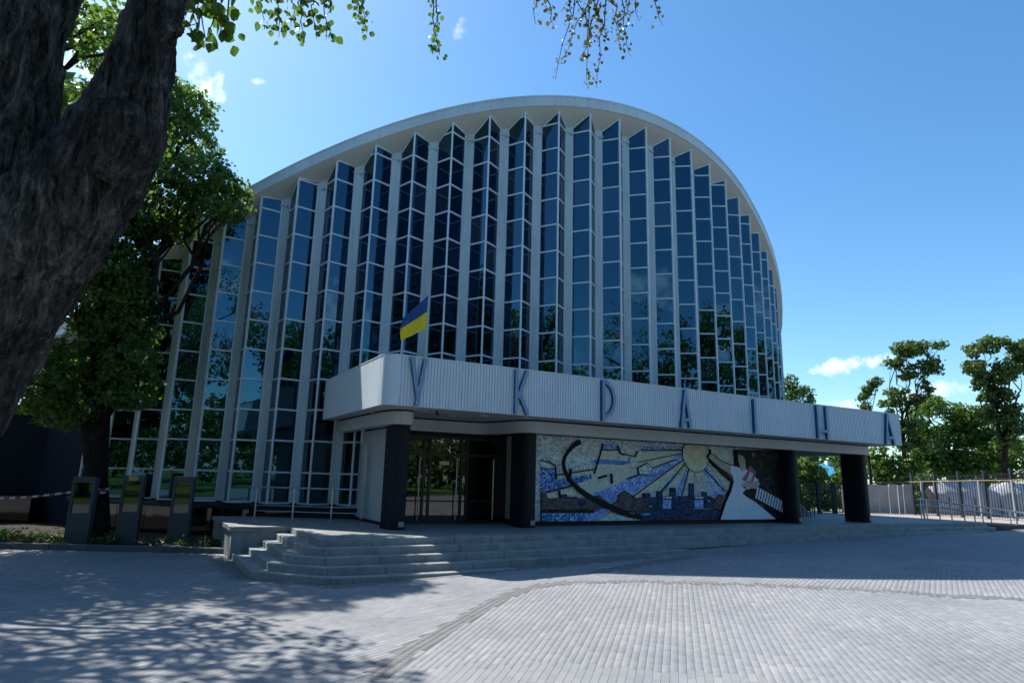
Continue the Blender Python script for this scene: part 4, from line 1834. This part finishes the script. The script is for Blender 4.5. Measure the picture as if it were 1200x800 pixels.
# ------------------------------------------------------------------ trees
def leaf_cloud(clusters, n, size, seed, shell=.5):
    """leaf-sized folded rhombi spread through the clusters: (centre, radii)"""
    rng = np.random.default_rng(seed)
    vol = np.array([c[1][0] * c[1][1] * c[1][2] for c in clusters]) ** .72
    idx = rng.choice(len(clusters), n, p=vol / vol.sum())
    C = np.array([tuple(c[0]) for c in clusters])[idx]
    Rr = np.array([c[1] for c in clusters])[idx]
    d = rng.normal(size=(n, 3))
    d /= np.linalg.norm(d, axis=1)[:, None]
    r = rng.uniform(shell, 1, n) ** .5
    # lumpy outline: sprays
    ph = rng.uniform(0, 6.28, (len(clusters), 3))[idx]
    lump = 1 + .22 * np.sin(d[:, 0] * 6 + ph[:, 0]) * np.sin(d[:, 1] * 6 + ph[:, 1]) + .15 * np.sin(d[:, 2] * 9 + ph[:, 2]) + rng.normal(0, .05, n)
    keep = rng.uniform(0, 1, n) < (.62 + .38 * np.sign(np.sin(d[:, 0] * 5 + ph[:, 2]) * np.sin(d[:, 2] * 7 + ph[:, 0])))
    P = C + d * (r * lump)[:, None] * Rr
    P, d = P[keep], d[keep]
    n = len(P)
    nrm = d * .5 + rng.normal(0, .6, (n, 3)) + np.array([0, 0, .35])
    nrm /= np.linalg.norm(nrm, axis=1)[:, None]
    a = np.cross(nrm, rng.normal(size=(n, 3)))
    a /= np.linalg.norm(a, axis=1)[:, None]
    a[:, 2] -= .25
    b = np.cross(nrm, a)
    s = size * rng.uniform(.6, 1.25, n)[:, None]
    p0, p2 = P - a * s * .5, P + a * s * .5
    fold = nrm * s * .10
    p1, p3 = P + b * s * .40 + fold, P - b * s * .40 + fold
    V = np.stack([p0, p1, p2, p3], 1).reshape(-1, 3)
    k = np.arange(n) * 4
    F = np.concatenate([np.stack([k, k + 1, k + 2], 1), np.stack([k, k + 2, k + 3], 1)])
    return V, F


def limb_path(a, b, seed, sag=.12, n=7):
    rr = random.Random(seed)
    a, b = Vector(a), Vector(b)
    L_ = (b - a).length
    pts = []
    for i in range(n + 1):
        t = i / n
        w = math.sin(t * math.pi) * L_ * .09
        pts.append(a.lerp(b, t) + Vector((rr.uniform(-1, 1) * w, rr.uniform(-1, 1) * w, rr.uniform(-.5, 1) * w + math.sin(t * math.pi) * L_ * sag)))
    return pts


def tree(label, base, trunk_pts, trunk_r, clusters, nleaf, size, seed, leaf='leaf_linden', bark='bark_far', group=None, limbs=True, name='tree', shell=.45, step=1):
    t = empty(name, base)
    tag(t, label, 'tree', group)
    o = Vector(base)
    mb = MB()
    mb.tube([Vector(p) - o for p in trunk_pts], trunk_r, 12)
    tr = mb.build('trunk', bark, t, True)
    if limbs:
        mb = MB()
        top = Vector(trunk_pts[-1])
        for i, c in enumerate(clusters[::step]):
            st = Vector(trunk_pts[-1 - (i % 2)]) - o
            L_ = limb_path(st, Vector(c[0]) - o, seed * 31 + i)
            r0 = trunk_r[-1] * (.6 if trunk_r[-1] < .3 else .32)
            mb.tube(L_, [r0 * (1 - .8 * k / 7) for k in range(8)], 6)
            rr = random.Random(seed + i)
            for k in range(5 if step == 1 else 2):
                q = Vector(c[0]) - o + Vector((rr.uniform(-1, 1) * c[1][0], rr.uniform(-1, 1) * c[1][1], rr.uniform(-.7, 1) * c[1][2])) * .75
                L2 = limb_path(L_[4 + k % 3], q, seed * 7 + i * 5 + k, .05, 4)
                mb.tube(L2, [r0 * .32 * (1 - .75 * j / 4) for j in range(5)], 5)
        mb.build('branches', bark, t, True)
    V, F = leaf_cloud([(Vector(c[0]) - o, c[1]) for c in clusters], nleaf, size, seed, shell)
    np_mesh('crown', V, F, leaf, t)
    return t


def build_trees():
    # linden in the planting bed before the facade
    Y = 19.3
    b = onz(113, 632, .08)
    b = Vector((b.x * Y / b.y, Y, .05))
    A = lambda x, y, dy=0: at(x, y, Y + dy)
    fork = A(112, 492)
    trunk = [b, b + Vector((.02, 0, .5)), A(113, 560), A(112, 520), fork]
    k_ = Y / FPX
    cl = []
    rs = random.Random(12)
    for x, y, a, c in ((150, 445, 34, 20), (95, 425, 48, 30), (130, 392, 42, 30), (85, 340, 52, 40), (125, 322, 42, 34), (185, 235, 52, 38), (238, 212, 42, 30), (262, 226, 34, 24), (215, 165, 44, 34), (192, 112, 32, 34),
                       (222, 128, 30, 28), (118, 230, 56, 50), (80, 130, 50, 45), (130, 60, 42, 40), (262, 248, 28, 13), (200, 266, 34, 18), (150, 468, 30, 11), (40, 300, 50, 50), (155, 425, 28, 26), (166, 302, 20, 24), (158, 345, 26, 28), (150, 385, 34, 26), (170, 270, 26, 22), (45, 450, 42, 36), (110, 280, 45, 30), (70, 470, 30, 18)):
        cl.append((A(x, y, rs.uniform(-.7, .7)), (a * k_, a * k_ * 1.1, c * k_)))
    t1 = tree('broad linden tree with a taped trunk in the bed before the facade', b, trunk, [.34, .27, .29, .34, .38], cl, 100000, .13, 21, 'leaf_linden')
    o = Vector(b)
    # low sunlit spray on the left
    V, F = leaf_cloud([(A(75, 490, -.5) - o, (.75, .7, .38)), (A(95, 478, -.5) - o, (.6, .6, .4))], 1500, .12, 55)
    np_mesh('low_spray', V, F, 'leaf_fresh', t1)
    # barrier tape tied round that trunk, running off to the left
    tp = empty('barrier_tape', b + Vector((0, 0, 1.5)))
    tag(tp, 'red and white barrier tape tied round the linden trunk', 'tape')
    zt = A(113, 577).z
    c = A(113, 577)
    o2 = Vector(tp.location)
    r_ = .37
    for dz, tw in ((0, .0), (.09, .35)):
        for i in range(16):
            a0, a1 = 2 * math.pi * i / 16 + tw, 2 * math.pi * (i + 1) / 16 + tw
            mb = MB()
            q = [Vector((c.x + r_ * math.cos(a), c.y + r_ * math.sin(a), zt + dz + .02 * math.sin(a * 2))) - o2 for a in (a0, a1)]
            mb.add([q[0], q[1], q[1] + Vector((0, 0, .065)), q[0] + Vector((0, 0, .065))], [(0, 1, 2, 3)])
            mb.build('tape_band', 'tape_red' if i % 2 else 'tape_white', tp)
    p0, p1 = Vector((c.x - r_, c.y, zt + .03)), A(-60, 583, .5)
    for i in range(24):
        u0, u1 = i / 24, (i + 1) / 24
        f = lambda u: p0.lerp(p1, u) + Vector((0, 0, -.12 * math.sin(u * math.pi))) - o2
        mb = MB()
        mb.add([f(u0), f(u1), f(u1) + Vector((0, .01, .06)), f(u0) + Vector((0, .01, .06))], [(0, 1, 2, 3)])
        mb.build('tape_strip', 'tape_red' if i % 2 else 'tape_white', tp)

    # foreground tree: thick leaning forked trunk
    tb = Vector((-4.95, 4.88, 0))
    t2 = empty('tree', tb)
    tag(t2, 'thick old tree with dark furrowed leaning trunk and overhanging leafy twigs', 'tree')

    def fur(p, r, a):
        v = noise.fractal((p.x * 2.2, p.y * 2.2, p.z * .9), 1.0, 2.0, 4)
        w = noise.ridged_multi_fractal((p.x * 6, p.y * 6, p.z * 1.5), .9, 2.1, 5, 1.0, 2.0)
        g = noise.ridged_multi_fractal((p.x * 15, p.y * 15, p.z * 4), .9, 2.1, 4, 1.0, 2.0)
        u = noise.fractal((p.x * 9, p.y * 9, (p.z - p.x) * 1.9), .9, 2.0, 4)
        return r * (1 + .09 * v) + .035 * (w - 1.3) + .035 * u + .012 * (g - 1.3)
    def dense(pts, rad, k=16):
        P, R_ = [], []
        for i in range(len(pts) - 1):
            p_ = [Vector(pts[max(i - 1, 0)]), Vector(pts[i]), Vector(pts[i + 1]), Vector(pts[min(i + 2, len(pts) - 1)])]
            for j in range(k):
                t = j / k
                q = .5 * ((2 * p_[1]) + (-p_[0] + p_[2]) * t + (2 * p_[0] - 5 * p_[1] + 4 * p_[2] - p_[3]) * t * t + (-p_[0] + 3 * p_[1] - 3 * p_[2] + p_[3]) * t ** 3)
                P.append(q)
                s_ = t * t * (3 - 2 * t)
                R_.append(rad[i] * (1 - s_) + rad[i + 1] * s_)
        P.append(Vector(pts[-1]))
        R_.append(rad[-1])
        return P, R_
    V0 = Vector(tb)
    right = [(-5.05, 4.9, -.3), (-4.9, 4.9, .4), (-4.7, 4.88, 1.4), (-4.42, 4.86, 2.2), (-4.17, 4.84, 2.9), (-3.88, 4.82, 3.5), (-3.56, 4.8, 4.05), (-3.28, 4.8, 4.6), (-3.20, 4.8, 5.0), (-3.12, 4.8, 5.5), (-3.06, 4.82, 6.0), (-2.9, 4.9, 6.8), (-2.5, 5.1, 7.9), (-1.9, 5.6, 9.2)]
    rr_ = [.64, .54, .48, .455, .445, .44, .41, .355, .295, .225, .205, .19, .15, .09]
    P, R_ = dense([Vector(p) - V0 for p in right], rr_)
    mb = MB()
    mb.tube(P, R_, 150, True, fur)
    left = [(-4.0, 4.85, 3.2), (-4.02, 4.82, 3.9), (-4.06, 4.82, 4.6), (-4.10, 4.84, 5.3), (-4.12, 4.9, 6.0), (-4.2, 5.2, 7.4), (-4.5, 5.6, 9.0)]
    P, R_ = dense([Vector(p) - V0 for p in left], [.36, .33, .28, .26, .25, .2, .1])
    mb.tube(P, R_, 72, True, fur)
    # burr on the right flank and an old cut stub
    P, R_ = dense([Vector(p) - V0 for p in ((-3.3, 4.72, 4.35), (-3.1, 4.66, 4.72), (-2.98, 4.64, 4.9))], [.30, .27, .10])
    mb.tube(P, R_, 48, True, fur)
    P, R_ = dense([Vector(p) - V0 for p in ((-2.98, 4.75, 5.55), (-2.84, 4.72, 5.66), (-2.79, 4.72, 5.70))], [.11, .075, .05])
    mb.tube(P, R_, 32, True, fur)
    mb.build('trunk', 'bark', t2, True)
    # limbs over the viewer and hanging sprays
    mb = MB()
    limbs = [((-2.7, 5.0, 7.3), (1.6, 9.4, 11.6)), ((-2.9, 4.9, 6.8), (-1.2, 6.6, 8.6)), ((-2.6, 5.0, 7.6), (-.6, 8.2, 10.6)), ((-4.3, 5.3, 8.0), (-6.4, 7.4, 10.2)), ((-1.9, 5.6, 9.2), (-.2, 5.2, 11.5)), ((-4.5, 5.6, 9.0), (-4.6, 6.6, 11.5))]
    for i, (a, b_) in enumerate(limbs):
        pth = limb_path(Vector(a) - V0, Vector(b_) - V0, 400 + i, .06)
        mb.tube(pth, [.11 * (1 - .85 * k / 7) for k in range(8)], 8)
    mb.build('limbs', 'bark', t2, True)
    # hanging twigs: path in the photograph with distance, leaf size, count
    rng = random.Random(77)
    tw = [((228, -10), (225, 45), 5.2, .125, 26), ((250, -10), (247, 48), 5.3, .13, 30), ((205, -15), (212, 20), 5.2, .13, 18), ((270, -15), (263, 38), 5.3, .13, 18), ((236, -20), (238, 55), 5.25, .12, 20),
          ((310, -15), (303, 28), 6.6, .10, 16), ((330, -20), (325, 45), 6.8, .10, 40), ((352, -20), (352, 52), 7.0, .10, 42), ((378, -20), (382, 50), 7.0, .10, 46), ((366, -15), (368, 35), 6.9, .10, 26), ((340, -20), (342, 35), 6.9, .10, 26), ((415, -15), (423, 33), 7.2, .085, 34), ((425, -15), (428, 36), 7.3, .085, 20),
          ((505, -15), (514, 66), 7.4, .075, 46), ((515, -15), (508, 60), 7.4, .075, 30)]
    dry = [((640, -10), (648, 32), 8.5, .07, 26), ((700, -20), (655, 78), 8.6, .065, 60), ((680, -20), (650, 92), 8.6, .05, 8), ((705, -10), (680, 70), 8.6, .065, 55), ((690, -10), (688, 100), 8.6, .065, 60), ((712, -10), (697, 105), 8.6, .065, 44), ((715, -10), (728, 60), 8.7, .065, 60), ((725, -10), (737, 66), 8.7, .065, 56),
           ((665, -10), (668, 35), 8.5, .065, 40), ((735, -10), (740, 30), 8.7, .06, 24), ((765, -12), (772, 30), 8.8, .06, 20), ((690, -10), (712, 45), 8.6, .065, 50), ((670, -10), (700, 50), 8.6, .065, 50), ((625, -12), (628, 28), 8.5, .075, 14), ((740, -14), (750, 24), 8.8, .06, 14)]

    prof = [(0, .06), (.18, .34), (.42, .46), (.72, .30), (1.0, 0)]
    lv = [(u, 0, 0) for u, _ in prof] + [(u, w, .1 * w / .46) for u, w in prof[:-1]] + [(u, -w, .1 * w / .46) for u, w in prof[:-1]]
    lf = []
    for i in range(3):
        lf += [(i, i + 1, 6 + i, 5 + i), (i + 1, i, 9 + i, 10 + i)]
    lf += [(3, 4, 8), (4, 3, 12)]

    def sprays(lst, twig, mat, seed, single):
        rng = np.random.default_rng(seed)
        me = bpy.data.meshes.new('leaf')
        me.from_pydata(lv, [], lf)
        me.materials.append(MATS[mat])
        for (a, b_, Y_, sz, n) in lst:
            p, q = at(*a, Y_) - V0, at(*b_, Y_) - V0
            top = p + Vector((rng.uniform(-.4, .2), rng.uniform(-.2, .5), rng.uniform(.5, 1.0)))
            pts = [top, p]
            for i in range(1, 7):
                pts.append(p.lerp(q, i / 6) + Vector((rng.normal(0, .02), rng.normal(0, .05), 0)))
            tb_ = MB()
            tb_.tube(pts, [.012 - .0013 * i for i in range(8)], 5)
            tw_ = tb_.build(twig, 'bark', t2)
            acc = MB()
            for j in range(n):
                t = rng.uniform(-.25, 1) if n > 10 else rng.uniform(.6, 1)
                c = p.lerp(q, float(t)) + Vector((rng.normal(0, sz * .6), rng.normal(0, sz * .8), rng.normal(0, sz * .4)))
                nr = Vector((rng.normal(), rng.normal(), rng.normal() * .5)).normalized()
                dn = Vector((rng.normal(0, .45), rng.normal(0, .45), -1.0))
                dn = (dn - nr * dn.dot(nr)).normalized()
                sd = nr.cross(dn)
                M = Matrix((dn, sd, nr)).transposed() * (sz * rng.uniform(.6, 1.15))
                if single:
                    o = bpy.data.objects.new('leaf', me)
                    M4 = M.to_4x4()
                    M4.translation = c
                    COL.objects.link(o)
                    o.parent = tw_
                    o.matrix_local = M4
                else:
                    acc.add([M @ Vector(v) + c for v in lv], lf)
            if not single:
                lo = acc.build('leaves', mat, tw_)
                lo['kind'] = 'stuff'
    sprays(tw[:5], 'leafy_twig', 'leaf_linden', 5, True)
    sprays(tw[5:], 'leafy_twig', 'leaf_linden', 15, False)
    sprays(dry, 'dry_twig', 'leaf_dry', 6, False)
    cl = [(Vector((-1.0, 6.6, 9.9)) - V0, (1.6, 1.4, 1.0)), (Vector((-.2, 5.2, 11.6)) - V0, (2, 2, 1.2)), (Vector((-4.6, 6.4, 12)) - V0, (2.4, 2.2, 1.6)), (Vector((-7.2, 7.2, 10.6)) - V0, (1.8, 1.8, 1.4)), (Vector((1.2, 8.6, 13.0)) - V0, (1.7, 1.4, .8))]
    V, F = leaf_cloud(cl, 9000, .13, 91)
    np_mesh('crown', V, F, 'leaf_linden', t2)

    # big-leaved young shoots between the two stems
    V, F = leaf_cloud([(at(80, 130, 5.6) - V0, (.30, .25, .3)), (at(62, 175, 5.5) - V0, (.2, .2, .22)), (at(90, 120, 5.6) - V0, (.15, .2, .2))], 120, .15, 19, .1)
    np_mesh('shoots', V, F, 'leaf_fresh', t2)

    # trees outside the left edge whose shade dapples the plaza
    for i, (x, y, h, lab) in enumerate(((-14.5, 12.5, 12.5, 'spreading linden tree on the lawn edge left of the plaza'), (-15.5, 17.5, 14, 'tall linden tree beyond the dark annex wall'))):
        rr = random.Random(60 + i)
        cl = []
        for k in range(11):
            a = rr.uniform(0, 6.28)
            q = rr.uniform(0, 3.2)
            cl.append((Vector((x + q * math.cos(a), y + q * math.sin(a), h * rr.uniform(.52, .9))), (rr.uniform(1.2, 2.0), rr.uniform(1.2, 2.0), rr.uniform(.9, 1.5))))
        if i == 0:
            for gx in np.arange(-13.5, .5, 1.15):
                for gy in np.arange(6.0, 19.6, 1.2):
                    if rr.random() < .27:
                        continue
                    hh = rr.uniform(7.5, 12.5)
                    q = Vector((gx + rr.uniform(-.4, .4) + SUNH.x * hh, gy + rr.uniform(-.4, .4) + SUNH.y * hh, hh))
                    if q.x / q.y < -.64:
                        cl.append((q, (rr.uniform(.9, 1.25), rr.uniform(.9, 1.25), rr.uniform(.4, .65))))
        tree(lab, (x, y, 0), [(x, y, -.1), (x + .1, y, 1.5), (x + .15, y + .1, 3.2), (x + .1, y + .1, 4.8)], [.42, .33, .29, .25], cl, (75000, 17000)[i], .16, 70 + i, 'leaf_linden')

    # right-hand background
    def px_tree(label, Yd, base_px, cl, nleaf, size, seed, leaf, r=.22, fork=None, shell=.4):
        b_ = at(base_px[0], base_px[1], Yd)
        b_.z = .45
        f = at(*fork, Yd)
        cs = []
        rs = random.Random(seed)
        for x, y, dy, a, c in cl:
            for k in range(6):
                qx, qy = rs.gauss(0, .5), rs.gauss(0, .5)
                kk = rs.uniform(.4, .85)
                cs.append((at(x + a * qx, y + c * qy, Yd + dy + a * rs.gauss(0, .5) * Yd / FPX), (a * kk * Yd / FPX, a * kk * Yd / FPX, c * kk * rs.uniform(.6, 1) * Yd / FPX)))
        tree(label, b_, [b_, b_.lerp(f, .35) + Vector((.1, 0, 0)), b_.lerp(f, .7), f], [r, r * .85, r * .7, r * .55], cs, nleaf, size, seed, leaf, shell=shell, step=5)
    px_tree('tall sparse tree with bare lower limbs and open crown beyond the fence', 50, (1062, 600), [(1060, 412, 0, 18, 11), (1078, 408, .5, 16, 10), (1093, 422, 0, 14, 12), (1050, 425, .3, 12, 9), (1072, 435, 0, 13, 9), (1080, 447, 0, 9, 7), (1052, 462, 0, 14, 10), (1068, 470, .4, 12, 9), (1045, 478, 0, 10, 8), (1066, 492, 0, 15, 10), (1052, 505, 0, 16, 10), (1072, 515, 0, 15, 12), (1084, 460, 0, 9, 7)], 11500, .24, 31, 'leaf_dark', .2, (1058, 500), .1)
    px_tree('half-bare slender tree beside the tall sparse tree', 49, (1022, 600), [(1018, 452, 0, 9, 8), (1012, 465, 0, 8, 8), (1022, 447, 0, 7, 5), (1015, 478, 0, 7, 6)], 1700, .22, 32, 'leaf_dark', .13, (1014, 495), .1)
    px_tree('large dense broadleaf tree rising behind the tarpaulin', 56, (1115, 600), [(1105, 480, 0, 24, 17), (1130, 490, 0, 26, 20), (1090, 510, 0, 24, 22), (1120, 520, .5, 30, 22), (1150, 515, 0, 26, 22), (1100, 545, 0, 26, 18), (1135, 545, 0, 28, 18), (1165, 545, 0, 26, 18), (1185, 510, 0, 24, 22), (1075, 535, 0, 14, 16)], 36000, .28, 33, 'leaf_linden', .35, (1115, 540))
    px_tree('tall tree with airy top at the right of the tarpaulin', 47, (1175, 600), [(1150, 410, 0, 15, 11), (1165, 400, 0, 14, 9), (1140, 428, 0, 12, 9), (1160, 440, 0, 14, 10), (1180, 430, 0, 18, 18), (1155, 465, 0, 12, 9), (1178, 480, 0, 18, 14), (1195, 410, 0, 16, 14), (1165, 490, 0, 12, 10), (1148, 448, 0, 9, 7), (1172, 460, 0, 12, 9), (1150, 485, 0, 9, 7), (1185, 505, 0, 18, 14)], 17000, .24, 34, 'leaf_dark', .26, (1178, 500), .2)
    px_tree('small light-leaved tree showing past the curved end of the facade', 60, (938, 600), [(930, 455, 0, 14, 12), (942, 462, 0, 12, 9), (925, 470, 0, 12, 9), (948, 472, 0, 8, 6), (936, 480, 0, 14, 8)], 5000, .22, 35, 'leaf_dark', .18, (935, 500), .2)
    # bushes
    bs = [('rounded bush seen under the canopy beside the mural end', 46, (947, 600), [(940, 548, 0, 16, 14), (955, 556, 0, 15, 13), (945, 578, 0, 18, 16), (968, 585, 0, 16, 12)], 5000, .28, 41, 'leaf_linden'),
          ('dark shrub under the canopy left of the tall pier', 52, (985, 600), [(990, 560, 0, 13, 14), (978, 580, 0, 14, 14), (998, 585, 0, 12, 14), (985, 540, 3, 12, 12)], 3600, .28, 42, 'leaf_dark'),
          ('pale green bush right of the tall pier', 50, (1045, 600), [(1035, 550, 0, 16, 14), (1052, 548, 0, 16, 15), (1030, 530, 0, 9, 10), (1068, 552, 0, 12, 12), (1045, 562, 0, 18, 9)], 5200, .26, 43, 'leaf_fresh'),
          ('narrow dark creeper bush between the panel fence and the tarpaulin', 44.4, (1078, 600), [(1077, 572, 0, 7, 14), (1076, 590, 0, 7, 10), (1083, 563, 0, 8, 7)], 2600, .2, 44, 'leaf_linden'),
          ('far green hedge mass behind the kiosk', 75, (960, 600), [(940, 535, 0, 18, 14), (962, 540, 0, 14, 14), (992, 536, 0, 18, 12), (1020, 545, 0, 18, 14)], 5000, .4, 45, 'leaf_linden')]
    for lab, Yd, bp, cl, n, sz, sd, lf in bs:
        b_ = at(*bp, Yd)
        b_.z = .45
        cs = [(at(x, y, Yd + dy), (a * Yd / FPX, a * Yd / FPX, c * Yd / FPX)) for x, y, dy, a, c in cl]
        f = Vector(b_) + Vector((0, 0, .9))
        t = tree(lab, b_, [b_, b_ + Vector((0, 0, .5)), f], [.12, .1, .08], cs, n, sz, sd, lf, name='bush')
        t['category'] = 'bush'
    # park trees across the plaza, behind the viewer: seen mirrored in the glass
    rr = random.Random(17)
    kinds = [('row of park trees', 'leaf_linden'), ('', 'leaf_dark')]
    spots = [(-44, 12, 14), (-47, 22, 14), (-46, 32, 15), (-31, -14, 15), (-16, -24, 18), (0, -26, 21), (16, -24, 23), (31, -19, 22), (44, -9, 20), (52, 2, 20), (-34, -6, 12), (-27, -12, 14), (-20, -15, 14), (-12, -17, 16), (-4, -18, 18), (5, -17, 20), (13, -15, 21), (21, -12, 21), (29, -8, 20), (36, -3, 19), (43, 4, 18), (47, 12, 17), (-40, 2, 13)]
    for i, (x, y, h) in enumerate(spots):
        cl = []
        for k in range(15):
            a = rr.uniform(0, 6.28)
            q = rr.uniform(0, 3.6)
            cl.append((Vector((x + q * math.cos(a), y + q * math.sin(a), h * rr.uniform(.14, .9))), (rr.uniform(1.8, 3.0), rr.uniform(1.8, 3.0), rr.uniform(1.5, 2.6))))
        tree('tall park tree across the plaza, mirrored in the glass facade', (x, y, 0), [(x, y, -.1), (x, y + .1, 2), (x + .1, y, 4), (x, y, h * .5)], [.4, .33, .28, .2], cl, 7000, .46, 200 + i, 'leaf_linden' if i % 2 else 'leaf_dark', group='park trees across the plaza')


build_trees()


def build_wood():
    """far belt of woodland round the park behind the viewer"""
    rr = random.Random(9)
    cl = []
    for i in range(120):
        az = math.radians(82 + 205 * i / 119)
        d = rr.uniform(56, 72)
        for k in range(3):
            cl.append((Vector((d * math.sin(az), d * math.cos(az), rr.uniform(1.5, 12))), (rr.uniform(2.5, 4), rr.uniform(2.5, 4), rr.uniform(2.5, 4))))
    V, F = leaf_cloud(cl, 60000, .9, 300, .3)
    w = np_mesh('far_wood', V, F, 'leaf_dark')
    tag(w, 'far belt of woodland closing the park across the plaza', 'woodland', kind='stuff')


build_wood()
